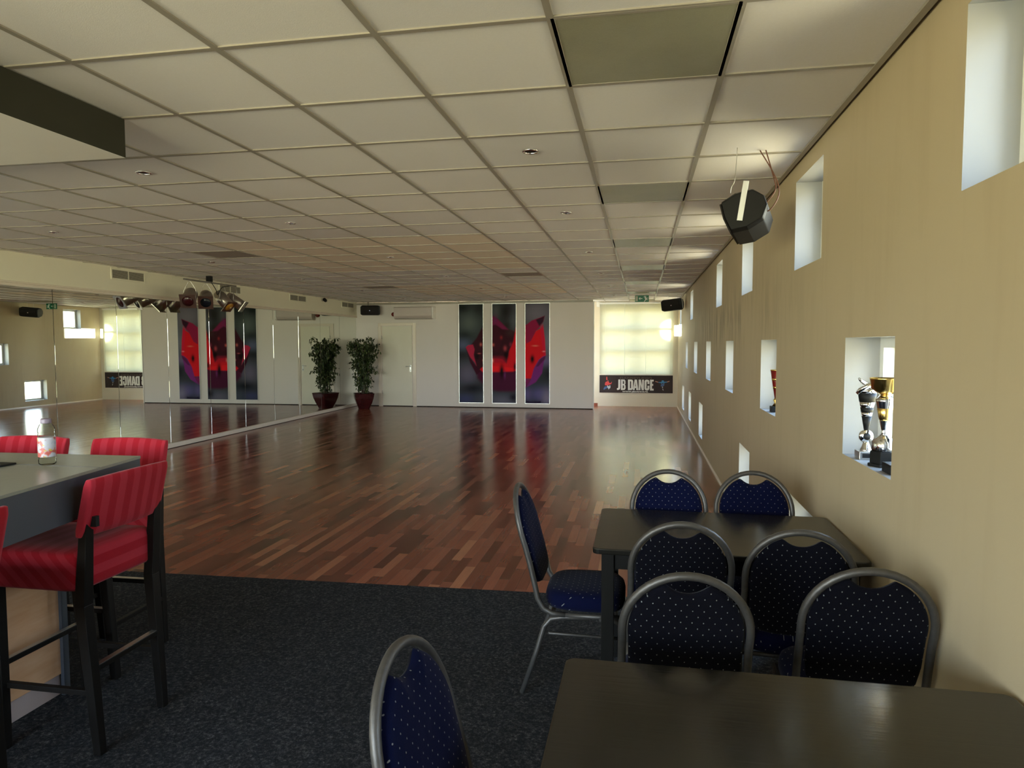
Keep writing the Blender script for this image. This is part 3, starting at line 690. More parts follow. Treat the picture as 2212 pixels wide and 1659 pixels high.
def letters_main():
    L = []
    L.append([[(600, T), (655, T), (655, 500), (640, 535), (600, 550), (562, 550), (562, 505), (590, 500), (600, 480)]])
    L.append([[(675, T), (728, T), (728, Bt), (675, Bt)], [(728, T), (785, T), (728, 320)], [(728, T), (780, 282), (800, 305), (803, 380), (785, 405), (762, 405), (762, 330), (752, 315), (728, 312)],
              [(728, 388), (762, 388), (785, 405), (806, 435), (806, 510), (780, 545), (728, 550), (728, 508), (752, 505), (760, 490), (760, 445), (750, 425), (728, 425)]])
    L.append([[(872, T), (928, T), (928, Bt), (872, Bt)], [(928, T), (985, 275), (1015, 305), (1018, 510), (985, 545), (928, Bt), (928, 505), (952, 500), (960, 485), (960, 335), (950, 318), (928, 315)]])
    L.append([[(1060, T), (1122, T), (1165, Bt), (1108, Bt), (1092, 420), (1090, 330), (1068, 500), (1060, Bt), (1010, Bt)], [(1066, 450), (1112, 450), (1116, 495), (1062, 495)]])
    L.append([[(1172, T), (1222, T), (1222, Bt), (1172, Bt)], [(1268, T), (1318, T), (1318, Bt), (1268, Bt)], [(1222, T), (1232, T), (1268, 430), (1268, Bt), (1258, Bt), (1222, 400)]])
    L.append([[(1335, 310), (1360, 278), (1400, 270), (1450, 280), (1472, 310), (1472, 385), (1420, 385), (1420, 330), (1408, 318), (1395, 330), (1392, 490), (1404, 508), (1420, 492), (1420, 430), (1472, 430), (1472, 510), (1450, 548), (1404, 560), (1356, 548), (1335, 510)]])
    L.append([[(1490, T), (1545, T), (1545, 556), (1490, 556)], [(1545, T), (1590, T), (1590, 318), (1545, 318)], [(1545, 385), (1578, 385), (1578, 430), (1545, 430)], [(1545, 510), (1592, 510), (1592, 556), (1545, 556)]])
    return L
for pl in letters_main(): letter(pl)
def text_obj(body, name, mat, size, loc, sx=1, off=0, parent=None, ext=.001, outline=False):
    cu = bpy.data.curves.new(name, 'FONT'); cu.body = body; cu.size = size; cu.extrude = ext; cu.align_x = 'CENTER'; cu.offset = off; cu.resolution_u = 3
    if outline: cu.fill_mode = 'NONE'; cu.bevel_depth = .0016; cu.extrude = 0; cu.bevel_resolution = 0
    o = bpy.data.objects.new(name, cu); C.objects.link(o)
    dg = bpy.context.evaluated_depsgraph_get(); me = bpy.data.meshes.new_from_object(o.evaluated_get(dg)); bpy.data.objects.remove(o); me.materials.clear(); me.materials.append(M[mat])
    m = bpy.data.objects.new(name, me); C.objects.link(m)
    if parent: m.parent = parent
    m.location = loc; m.rotation_euler = (PI/2, 0, 0); m.scale = (sx, 1, 1); return m
a, b = bp(1080, 608); text_obj('WWW.JBDANCE.NL', 'lettering', 'ltr', .047, (a, -.014, b), 1.52, .0014, t)
a, b = bp(1090, 262); text_obj('DANSSTUDIO', 'lettering', 'ltr_out', .075, (a, -.014, b), 1.72, 0, t, outline=True)
def fig(parts):
    for nm, mat, polys in parts:
        for p_ in polys: letter([p_], nm, mat)
fig([('dancer_print', 'fig_red', [[(262, 200), (285, 200), (292, 290), (268, 300), (255, 250)], [(235, 345), (290, 320), (330, 330), (350, 370), (380, 370), (405, 340), (418, 345), (400, 395), (350, 410), (300, 430), (225, 430), (220, 390)]]),
     ('dancer_print', 'fig_blue', [[(225, 460), (280, 455), (300, 500), (240, 520), (200, 548), (180, 545), (195, 490)]]),
     ('dancer_print', 'fig_grey', [[(280, 430), (330, 450), (340, 480), (345, 430), (378, 435), (375, 500), (340, 520), (330, 545), (310, 505), (290, 480)]]),
     ('dancer_print', 'fig_skin', [[(300, 300), (318, 298), (322, 318), (304, 322)], [(408, 330), (420, 340), (410, 350)]])])
fig([('dancer_print', 'fig_sky', [[(1715, 335), (1800, 330), (1815, 295), (1840, 285), (1868, 295), (1880, 325), (1960, 320), (1960, 340), (1890, 350), (1880, 380), (1840, 350), (1800, 380), (1790, 355), (1730, 350)]]),
     ('dancer_print', 'fig_skin', [[(1630, 308), (1715, 328), (1718, 345), (1640, 325)], [(1960, 318), (2028, 303), (2025, 318), (1962, 338)]]),
     ('dancer_print', 'fig_blue', [[(1800, 385), (1835, 375), (1885, 372), (1885, 410), (1860, 445), (1830, 440), (1795, 450), (1785, 425)]]),
     ('dancer_print', 'fig_grey', [[(1820, 455), (1845, 450), (1850, 480), (1830, 485)], [(1828, 505), (1848, 505), (1866, 550), (1850, 552)]])])
t = thing('exit_sign', 'green emergency exit sign with arrow and running man hanging from the ceiling', 'exit sign', (0, 14.85, 2.475))
bm = bm_new(); box(bm, -.145, .145, -.012, .012, 0, .142); obj('board', bm, 'green', t)
bm = bm_new(); box(bm, -.132, -.088, -.014, -.012, .018, .125); obj('glow_strip', bm, plain('pale photoluminescent strip', (.42, .46, .36), .5), t)
bm = bm_new(); prism(bm, [(-.068, .072), (-.04, .10), (-.03, .10), (-.044, .079), (.01, .079), (.01, .065), (-.044, .065), (-.03, .044), (-.04, .044)], -.0145, -.012, 'y'); obj('arrow', bm, 'signwhite', t)
bm = bm_new()
for pts in ([(.05, .125), (.066, .132), (.07, .118), (.056, .110)], [(.06, .11), (.085, .122), (.092, .112), (.08, .104), (.098, .082), (.13, .09), (.134, .08), (.10, .068), (.092, .056), (.125, .048), (.128, .038), (.085, .042), (.06, .012), (.045, .008), (.038, .02), (.05, .022), (.07, .055), (.055, .085)], [(.03, .102), (.06, .10), (.06, .108), (.035, .112)]):
    prism(bm, pts, -.0145, -.012, 'y')
obj('running_man', bm, 'signwhite', t)
for x in (-.1, .1):
    bm = bm_new(); tube(bm, [(x, 0, .14), (x, 0, ZC-2.475+.004)], .0025, 6); obj('hanging_wire', bm, 'steel', t)
# ------------------------------------------------------------------ loudspeakers: long cabinet, front faces local -y, bracket on the end faces
def speaker(name, label, loc, rot, L=.46, cross=None, gs=1.0):
    t = thing(name, label, 'speaker', loc, 0, 'black wedge loudspeakers'); t.rotation_euler = rot
    c = cross or [(-.125, -.105), (-.135, .0), (-.125, .105), (-.03, .125), (.075, .105), (.125, .035), (.125, -.035), (.075, -.105), (-.03, -.125)]
    bm = bm_new(); n = len(c)
    # cabinet as a loft: end faces are smaller at the back
    rings = []
    for sx_, k in ((-L/2, .86), (-L/2+.035, 1), (L/2-.035, 1), (L/2, .86)):
        rings.append([bm.verts.new((sx_, p[0]*(1 if k == 1 else .97), p[1]*k)) for p in c])
    for A, B in zip(rings, rings[1:]):
        for i in range(n): bm.faces.new((A[i], A[(i+1) % n], B[(i+1) % n], B[i]))
    bm.faces.new(rings[0]); bm.faces.new(rings[-1][::-1]); obj('cabinet', bm, 'black', t, bevel=.006)
    bm = bm_new(); pts = [(a*gs, b*gs) for a, b in [(-.138, .097), (-.147, .0), (-.138, -.097), (-.126, -.097), (-.136, 0), (-.126, .097)]]
    prism(bm, pts, -L/2+.03, L/2-.03, 'x'); obj('grille', bm, 'grille', t, bevel=.003)
    bm = bm_new(); box(bm, -.012, .012, -.151*gs, -.146*gs, -.01, .01); obj('badge', bm, 'chrome', t)
    return t
def strap(t, L, side, y0=-.02, top=.15, bot=-.11, w=.034, rot=0):
    bm = bm_new(); x = side*(L/2+.003)
    box(bm, min(x, x+side*.004), max(x, x+side*.004), y0-w/2, y0+w/2, bot, top, mat=Matrix.Rotation(math.radians(rot), 4, 'X')); obj('bracket', bm, 'alu', t, bevel=.001)
# near one: long axis nearly along the room, grille turned to the left
ns = speaker('loudspeaker', 'big black loudspeaker hanging from the ceiling by the right wall, nearest', (.505, 4.08, 2.275), (0, 0, 0), .42, [(p[0]*.88, p[1]*.88) for p in [(-.125, -.105), (-.135, .0), (-.125, .105), (-.03, .125), (.075, .105), (.125, .035), (.125, -.035), (.075, -.105), (-.03, -.125)]], gs=.88)
ns.rotation_euler = Euler((math.radians(0), math.radians(0), math.radians(0)))
ns.matrix_world = Matrix.Translation((.600, 4.13, 2.318)) @ Matrix.Rotation(math.radians(-14), 4, 'Z') @ Matrix.Rotation(math.radians(-3), 4, 'X') @ Matrix.Rotation(math.radians(-20), 4, 'Y') @ Matrix.Rotation(math.radians(-90), 4, 'Z')
strap(ns, .42, 1, -.02, .145, -.07, .03, -28)
fs = speaker('loudspeaker', 'black loudspeaker hanging before the bright end window beside the right wall', (.64, 14.9, 2.41), (0, 0, 0), .43)
fs.rotation_euler = (math.radians(8), math.radians(-5), math.radians(-16)); strap(fs, .43, 1, -.06, .12, -.09, .02)
cs = speaker('loudspeaker', 'black loudspeaker in the far left corner above the potted fig', (-6.70, 16.25, 2.44), (0, 0, 0), .46)
cs.rotation_euler = (math.radians(6), 0, math.radians(14)); strap(cs, .46, -1, -.05, .12, -.09, .018)
def cable(parent, pts, r=.004, mat='cable', name='cable'):
    bm = bm_new(); P = [Vector(p) for p in pts]; out = []
    for i in range(len(P)-1):
        p0, p1, p2, p3 = P[max(i-1, 0)], P[i], P[i+1], P[min(i+2, len(P)-1)]
        for k in range(6):
            s = k/6; out.append(.5*((2*p1)+(-p0+p2)*s+(2*p0-5*p1+4*p2-p3)*s*s+(-p0+3*p1-3*p2+p3)*s**3))
    out.append(P[-1]); tube(bm, out, r, 6)
    o = obj(name, bm, mat)
    o.parent = parent; o.matrix_parent_inverse = parent.matrix_world.inverted() if parent.matrix_world != Matrix() else Matrix()
    return o
def world_child(parent, o):
    bpy.context.view_layer.update(); o.parent = parent; o.matrix_parent_inverse = parent.matrix_world.inverted()
def wcable(parent, pts, r=.004, mat='cable', name='cable'):
    bpy.context.view_layer.update(); return cable(parent, pts, r, mat, name)
wcable(ns, [(.465, 3.90, 2.405), (.470, 3.90, 2.44), (.487, 3.90, 2.48), (.50, 3.92, ZC+.004)], .0022, 'steel', 'hanging_wire')
wcable(ns, [(.62, 3.98, 2.34), (.66, 3.93, 2.36), (.70, 3.92, 2.42), (.695, 3.95, 2.49), (.66, 4.0, ZC+.004)], .0035, 'copper')
wcable(ns, [(.63, 3.98, 2.31), (.68, 3.94, 2.32), (.72, 3.93, 2.40), (.70, 3.95, 2.50), (.63, 4.0, ZC+.004)], .0035, 'copper')
for x in (.56, .74): wcable(fs, [(x, 14.9, 2.50), (x, 14.9, ZC+.004)], .002, 'steel', 'hanging_wire')
wcable(cs, [(-6.78, 16.3, 2.53), (-6.8, 16.35, ZC+.004)], .006, 'black', 'hanging_bracket')
# ------------------------------------------------------------------ stage light bar
t = thing('light_bar', 'grey steel bar on a ceiling mount above the mirrors carrying stage lamps', 'light bar', (-6.6, 9.6, 2.553))
bm = bm_new(); box(bm, -.015, .015, -.60, .70, -.012, .012); obj('bar', bm, 'hanger', t)
bm = bm_new(); box(bm, -.035, .035, -.035, .035, .012, ZC-2.553+.004); obj('mount', bm, 'black', t)
def par_can(loc, aim, gel, label, r=.085, L=.31, gelname='colour filter'):
    t = thing('stage_lamp', label, 'stage lamp', loc, 0, 'aluminium stage lamps on the light bar')
    aim = Vector(aim).normalized(); q = aim.to_track_quat('Z', 'Y').to_matrix().to_4x4()
    ctr = Vector((0, 0, -.235))
    Mx = Matrix.Translation(ctr) @ q
    bm = bm_new(); lathe(bm, [(.02, -L*.55), (r*.75, -L*.5), (r, -L*.3), (r, L*.5), (r-.006, L*.5), (r-.006, -L*.2), (.001, -L*.25)], seg=28)
    for v in bm.verts: v.co = Mx @ v.co
    obj('can', bm, 'can', t)
    bm = bm_new(); s = r+.012
    o_ = [(-s, -s), (s, -s), (s, s), (-s, s)]
    N = 24; A = [bm.verts.new((r*.82*math.cos(2*PI*k/N), r*.82*math.sin(2*PI*k/N), L*.52)) for k in range(N)]
    B = []
    for k in range(N):
        a = 2*PI*k/N; c, sn = math.cos(a), math.sin(a); m = s/max(abs(c), abs(sn)); B.append(bm.verts.new((c*m, sn*m, L*.52)))
    for k in range(N): bm.faces.new((A[k], A[(k+1) % N], B[(k+1) % N], B[k]))
    ext = bmesh.ops.extrude_face_region(bm, geom=bm.faces[:]); 
    for v in [g for g in ext['geom'] if isinstance(g, bmesh.types.BMVert)]: v.co.z -= .01
    for v in bm.verts: v.co = Mx @ v.co
    obj('filter_frame', bm, 'can', t)
    bm = bm_new(); lathe(bm, [(r*.84, L*.5-.002), (r*.84, L*.5), (.001, L*.5+.001)], seg=24)
    for v in bm.verts: v.co = Mx @ v.co
    o = obj('filter', bm, gel, t)
    bm = bm_new(); side = q @ Vector((1, 0, 0)); side = Vector((0, 1, 0)) if abs(aim.y) < .5 else Vector((1, 0, 0))
    side = (side - aim*side.dot(aim)).normalized()
    a1, a2 = ctr+side*(r+.008), ctr-side*(r+.008)
    tube(bm, [a1, a1*.35+Vector((0, 0, -.05))+side*.045, Vector((0, 0, -.02))+side*.02, Vector((0, 0, -.008)), Vector((0, 0, -.02))-side*.02, a2*.35+Vector((0, 0, -.05))-side*.045, a2], .005, 6)
    obj('yoke', bm, 'steel', t)
    return t
def gelm(n, c): return plain(n, c, .25, var=.1)
par_can((-6.6, 9.12, 2.539), (.45, -1, -.62), gelm('deep red filter', (.035, .004, .006)), 'stage lamp with a dark red square filter, leftmost on the light bar', .098)
par_can((-6.6, 9.50, 2.539), (.62, -.95, -.62), gelm('dark blue filter', (.004, .010, .02)), 'stage lamp with a dark blue filter, second on the light bar', .094)
par_can((-6.6, 9.95, 2.539), (1, -.15, -1.0), gelm('amber filter', (.42, .20, .02)), 'stage lamp with an amber filter pointing down right', .092)
par_can((-6.6, 10.28, 2.539), (1, .3, -.75), gelm('clear filter', (.3, .25, .22)), 'stage lamp pointing right, last on the light bar', .086)
t_ = bpy.data.objects['light_bar']
wcable(t_, [(-6.6, 9.6, 2.6), (-6.56, 9.7, 2.45), (-6.6, 9.8, 2.38), (-6.58, 9.9, 2.5), (-6.6, 10.2, 2.55)], .006)
# ------------------------------------------------------------------ potted fig
t = thing('potted_fig', 'tall weeping fig in a dark red glazed pot in the far left corner', 'potted plant', (-6.72, 15.80, 0))
bm = bm_new()
def ring(bm, h, z, rr=.04):
    pts = []
    for (cx, cy, a0) in ((1, 1, 0), (-1, 1, 90), (-1, -1, 180), (1, -1, 270)):
        for k in range(4):
            a = math.radians(a0+k*30); pts.append(bm.verts.new(((h-rr)*cx+rr*math.cos(a), (h-rr)*cy+rr*math.sin(a), z)))
    return pts
lv = [(.13, 0), (.15, .06), (.188, .15), (.222, .26), (.240, .37), (.247, .385), (.232, .385), (.222, .36)]
R_ = [ring(bm, h, z) for h, z in lv]
for A, B in zip(R_, R_[1:]):
    for i in range(16): bm.faces.new((A[i], A[(i+1) % 16], B[(i+1) % 16], B[i]))
bm.faces.new(R_[0])
obj('pot', bm, 'pot', t, matrix=Matrix.Rotation(math.radians(28), 4, 'Z'))
bm = bm_new(); A = ring(bm, .224, .36); bm.faces.new(A); obj('soil', bm, 'soil', t, matrix=Matrix.Rotation(math.radians(28), 4, 'Z'))
rnd = random.Random(3)
bm = bm_new(); tips = []
for k in range(5):
    a = k*1.256; pts = [Vector((.03*math.cos(a), .03*math.sin(a), .36))]
    for s in range(1, 8):
        f = s/7; pts.append(Vector((.03*math.cos(a)+math.cos(a)*.16*f**1.5+.02*math.sin(s*2+k), .03*math.sin(a)+math.sin(a)*.13*f**1.5, .36+1.2*f)))
    tube(bm, pts, [.014-.010*i/7 for i in range(8)], 6); tips += pts[2:]
branches = []
for k in range(190):
    p = rnd.choice(tips); a = rnd.uniform(0, 2*PI); rr = rnd.uniform(.08, .34)
    e = p + Vector((math.cos(a)*rr, math.sin(a)*rr*.8, rnd.uniform(-.18, .22)))
    if e.z > 1.84: e.z = 1.84
    w_ = .33 if e.z > 1.05 else .33*(.30+.70*max(0, (e.z-.45))/.6)
    d_ = math.hypot(e.x, e.y)
    if d_ > w_*1.15: e.x *= w_*1.15/d_; e.y *= w_*1.15/d_
    m_ = (p+e)/2+Vector((0, 0, .04)); tube(bm, [p, m_, e], [.004, .003, .0015], 4); branches.append((p, m_, e))
for p_, h in (((-.08, .02), .5), ((.10, -.04), .52), ((.05, .08), .5)):
    tube(bm, [(p_[0]*.6, p_[1]*.6, .36), (p_[0], p_[1], h)], .003, 4); branches.append((Vector((p_[0]*.6, p_[1]*.6, .38)), Vector((p_[0]*.8, p_[1]*.8, .45)), Vector((p_[0], p_[1], h))))
obj('stem', bm, 'bark', t)
bm = bm_new()
for (p, m_, e) in branches:
    for _ in range(16):
        f = rnd.uniform(.1, 1.1); b_ = (p.lerp(m_, f*2) if f < .5 else m_.lerp(e, f*2-1)) + Vector((rnd.uniform(-.04, .04), rnd.uniform(-.04, .04), rnd.uniform(-.04, .03)))
        if b_.z > 1.86: continue
        L = rnd.uniform(.05, .095); Wd = L*.24
        R2 = Euler((rnd.uniform(-.5, .5), rnd.uniform(.2, 1.5), rnd.uniform(0, 2*PI)), 'XYZ').to_matrix()
        pts = [(0, 0, 0), (L*.35, Wd, .004), (L*.75, Wd*.7, 0), (L, 0, -.006), (L*.75, -Wd*.7, 0), (L*.35, -Wd, .004)]
        vs = [bm.verts.new(b_ + R2 @ Vector(q)) for q in pts]; c0 = bm.verts.new(b_ + R2 @ Vector((L*.5, 0, -.006)))
        for i in range(6): bm.faces.new((vs[i], vs[(i+1) % 6], c0))
obj('foliage', bm, 'leaf', t, fix=False)
# ------------------------------------------------------------------ tables
def table(label, x0, x1, y0, y1, legs=True, group='dark dining tables'):
    t = thing('table', label, 'table', ((x0+x1)/2, (y0+y1)/2, .007), 0, group)
    w_, d_ = (x1-x0)/2, (y1-y0)/2; r = .028; pts = []
    for (cx, cy, a0) in ((1, 1, 0), (-1, 1, 90), (-1, -1, 180), (1, -1, 270)):
        for k in range(5):
            a = math.radians(a0+k*22.5); pts.append(((w_-r)*cx+r*math.cos(a), (d_-r)*cy+r*math.sin(a)))
    bm = bm_new(); prism(bm, pts, .718, .743); obj('tabletop', bm, 'table', t, bevel=.005)
    bm = bm_new(); i_ = .05
    for a in ((-w_+i_, w_-i_, -d_+i_, -d_+i_+.02), (-w_+i_, w_-i_, d_-i_-.02, d_-i_), (-w_+i_, -w_+i_+.02, -d_+i_, d_-i_), (w_-i_-.02, w_-i_, -d_+i_, d_-i_)): box(bm, a[0], a[1], a[2], a[3], .645, .718)
    obj('apron', bm, 'table_leg', t)
    for sx_ in (-1, 1):
        for sy_ in (-1, 1):
            bm = bm_new(); cx, cy = sx_*(w_-.062), sy_*(d_-.062); box(bm, cx-.026, cx+.026, cy-.026, cy+.026, 0, .718); obj('leg', bm, 'table_leg', t, bevel=.002)
    return t
table('dark brown rectangular table with five blue chairs around it, by the right wall', -.193, .885, 2.79, 3.50)
table('black brown table nearest to the viewer at the bottom right', -.193, .885, 1.085, 1.795)
# ------------------------------------------------------------------ banquet chairs
def hoop_side(s):
    """side tube from front end of seat rail back and up to the hoop spring point (chair faces +y)"""
    return [(s*.187, .150, .385), (s*.19, .05, .382), (s*.19, -.09, .380), (s*.19, -.15, .384), (s*.19, -.19, .405), (s*.19, -.215, .450), (s*.189, -.228, .51), (s*.188, -.250, .60), (s*.187, -.272, .68)]
def chair_proto():
    t = thing('banquet_chair', '', 'chair')
    bm = bm_new(); pts = hoop_side(1)[2:]
    R, zc = .188, .732
    n = 20
    def by(z): return -.228-(z-.51)*.272
    arc = []
    for k in range(n+1):
        a = PI*k/n; z = zc+R*math.sin(a); arc.append((R*math.cos(a), by(z), z))
    full = [Vector(p) for p in pts] + [Vector(p) for p in arc] + [Vector(p) for p in hoop_side(-1)[2:][::-1]]
    tube(bm, full, .0125, 10, ry=.0125); obj('back_frame', bm, 'hoop', t)
    # back pad
    outline = []
    Ri = .171
    for k in range(0, 61):
        a = math.radians(-8+196*k/60); z = zc+Ri*math.sin(a)*1.0; x = Ri*math.cos(a)
        outline.append((x, z))
    top = []
    for (x, z) in outline:
        if abs(x) < .064 and z > zc:
            u = abs(x)/.064; z = (zc+Ri*math.sin(math.acos(.064/Ri)))*u**2.2+(zc+.130)*(1-u**2.2)
        top.append((x, z))
    low = [(-.168, .60), (-.160, .54), (-.135, .505), (-.08, .492), (0, .490), (.08, .492), (.135, .505), (.160, .54), (.168, .60)]
    poly = top + low
    dense = []
    for i in range(len(poly)):
        a, b = poly[i], poly[(i+1) % len(poly)]
        dense.append(a)
        if math.hypot(a[0]-b[0], a[1]-b[1]) > .035: dense.append(((a[0]+b[0])/2, (a[1]+b[1])/2))
    cxy = (0, .69)
    rings = []
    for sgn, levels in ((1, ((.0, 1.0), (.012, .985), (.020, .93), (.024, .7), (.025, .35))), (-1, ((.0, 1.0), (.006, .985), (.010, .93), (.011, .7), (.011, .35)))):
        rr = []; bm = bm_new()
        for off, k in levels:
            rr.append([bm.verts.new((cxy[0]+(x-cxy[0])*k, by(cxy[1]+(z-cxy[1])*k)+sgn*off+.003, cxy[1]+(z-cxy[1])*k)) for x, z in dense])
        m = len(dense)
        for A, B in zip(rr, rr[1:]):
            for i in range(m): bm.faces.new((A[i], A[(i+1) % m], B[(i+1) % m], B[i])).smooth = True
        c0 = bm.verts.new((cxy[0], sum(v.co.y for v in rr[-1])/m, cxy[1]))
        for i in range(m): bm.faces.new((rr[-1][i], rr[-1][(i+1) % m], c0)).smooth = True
        obj('backrest' if sgn == 1 else 'back_panel', bm, 'fabric' if sgn == 1 else 'fabric_shaded', t)
    # seat
    bm = bm_new(); sp = []
    W_, F_, B_ = .192, .172, -.195
    def sq(t_, a, b, e): c, s = math.cos(t_), math.sin(t_); return (abs(c)**e*a*(1 if c > 0 else -1), abs(s)**e*b*(1 if s > 0 else -1))
    N = 40; lv = [(.84, .394), (.97, .400), (1.0, .418), (1.0, .438), (.975, .458), (.9, .472), (.7, .480), (.35, .483)]
    rings = []
    for k, z in lv:
        r_ = []
        for i in range(N):
            x, y = sq(2*PI*i/N, W_, (F_-B_)/2, .55); y += (F_+B_)/2
            if y < 0: x *= 1-.06*(-y/.2)
            r_.append(bm.verts.new((x*k, (y-(F_+B_)/2)*k+(F_+B_)/2, z)))
        rings.append(r_)
    for A, B in zip(rings, rings[1:]):
        for i in range(N): bm.faces.new((A[i], A[(i+1) % N], B[(i+1) % N], B[i])).smooth = True
    bm.faces.new(rings[0]); bm.faces.new(rings[-1]); obj('seat', bm, 'fabric', t)
    bm = bm_new()
    for s in (1, -1):
        tube(bm, hoop_side(s)[:3], .0115, 8)
        tube(bm, [(s*.198, -.165, .30), (s*.2, -.16, .297), (s*.203, .162, .297)], .007, 6)
    tube(bm, [(-.19, .13, .378), (.19, .13, .378)], .010, 8); tube(bm, [(-.19, -.15, .378), (.19, -.15, .378)], .010, 8)
    obj('seat_frame', bm, 'hoop', t)
    for s in (1, -1):
        bm = bm_new(); tube(bm, [(s*.19, .02, .372), (s*.19, -.10, .371), (s*.191, -.155, .360), (s*.194, -.185, .325), (s*.20, -.215, .22), (s*.205, -.285, .013)], .0115, 8); obj('leg', bm, 'hoop', t)
        bm = bm_new(); tube(bm, [(s*.19, .06, .372), (s*.19, .125, .371), (s*.192, .155, .355), (s*.197, .162, .32), (s*.205, .180, .013)], .0115, 8); obj('leg', bm, 'hoop', t)
    return t
ch = chair_proto()
spots = [((.146, 3.325), 180, 'blue dotted round-back chair behind the far table, left of two, facing the viewer'),
         ((.572, 3.36), 179, 'blue dotted round-back chair behind the far table, right of two, by the wall'),
         ((.145, 2.925), 2, 'round-back chair with its back turned, on the near side of the far table, left'),
         ((.590, 2.89), -3, 'round-back chair with its back turned, on the near side of the far table, right'),
         ((-.235, 3.172), -90, 'blue round-back chair seen side-on at the left end of the far table'),
         ((.122, 2.345), 3, 'round-back chair with its back turned, just beyond the nearest table, left of two'),
         ((.688, 2.487), -1, 'round-back chair with its back turned, just beyond the nearest table, right, by the wall'),
         ((-.193, 1.389), -93.7, 'blue round-back chair at the bottom edge, left end of the nearest table')]
for k, (p, a, lb) in enumerate(spots):
    if k == 0: ch.location = (p[0], p[1], 0); ch.rotation_euler = (0, 0, math.radians(a)); ch['label'] = lb; ch['group'] = 'silver framed round-back chairs'
    else: dup(ch, (p[0], p[1], 0), math.radians(a), lb)
# ------------------------------------------------------------------ bar
t = thing('bar_counter', 'grey topped bar counter with dark blue fascia and oak front at the left', 'bar counter')
top = [(-2.19, 2.655), (-1.93, 1.0), (-4.6, .9), (-4.6, 2.56)]
bm = bm_new(); prism(bm, top, 1.088, 1.10); obj('countertop', bm, 'bar_top', t, bevel=.0015)
def inset(pts, d):
    c = Vector((sum(p[0] for p in pts)/4, sum(p[1] for p in pts)/4)); return [(p[0]+(1 if p[0] < c.x else -1)*d, p[1]+(1 if p[1] < c.y else -1)*d) for p in pts]
bm = bm_new(); prism(bm, inset(top, .002), .925, 1.088); obj('fascia', bm, 'bar_front', t)
bm = bm_new(); prism(bm, [(-4.6, 2.375), (-2.148, 2.373), (-2.148, 2.376), (-4.6, 2.378)], 1.1, 1.1006); obj('top_joint', bm, 'bar_front', t)
body = [(-2.572, 2.60), (-2.575, 1.05), (-4.3, 1.0), (-4.3, 2.52)]
bm = bm_new(); prism(bm, body, .105, .925); obj('panelling', bm, 'oak', t, bevel=.003)
bm = bm_new(); prism(bm, inset(body, .016), .007, .105); obj('plinth', bm, 'plinth', t)
bm = bm_new(); box(bm, -2.574, -2.556, 2.575, 2.606, .0071, .925); obj('corner_post', bm, 'bar_front', t)
tag(obj('drip_tray', (lambda b: (box(b, -2.95, -2.545, 2.30, 2.375, 1.1006, 1.108), b)[1])(bm_new()), 'black', bevel=.003), 'flat black tray lying on the bar top at the left picture edge', 'tray')
# bottle
t = thing('drink_bottle', 'small clear plastic bottle with mauve cap and red and white label on the bar', 'bottle', (-2.412, 2.392, 1.1005))
bm = bm_new(); lathe(bm, [(.024, 0), (.031, .006), (.032, .02), (.0295, .028), (.0315, .034), (.0315, .115), (.029, .119), (.0315, .124), (.029, .130), (.0312, .138), (.0305, .150), (.024, .166), (.016, .172), (.016, .176)], seg=28); obj('body', bm, 'pet', t)
def label_mat():
    q = NT('printed drink label'); v = q.coord(); n = q.noise(v, 28, 2); n2 = q.noise(q.coord(scale=(1, 1, 2)), 45, 1)
    sp = q.n('ShaderNodeSeparateXYZ'); q.l(v, sp.inputs[0])
    c = q.ramp(n, [(.42, (.40, .09, .07)), (.48, (.40, .39, .44)), (.60, (.42, .43, .50)), (.68, (.22, .29, .44))])
    q.set(Base_Color=q.mix(q.math('GREATER_THAN', n2, .66), c, (.45, .38, .06)), Roughness=.4); return q.m
bm = bm_new(); lathe(bm, [(.0318, .034), (.0323, .036), (.0323, .113), (.0318, .115)], seg=28); obj('label_sleeve', bm, label_mat(), t)
bm = bm_new(); lathe(bm, [(.0185, .172), (.019, .174), (.019, .188), (.017, .191)], seg=32, flute=.03); obj('cap', bm, plain('mauve cap plastic', (.20, .16, .21), .4), t)
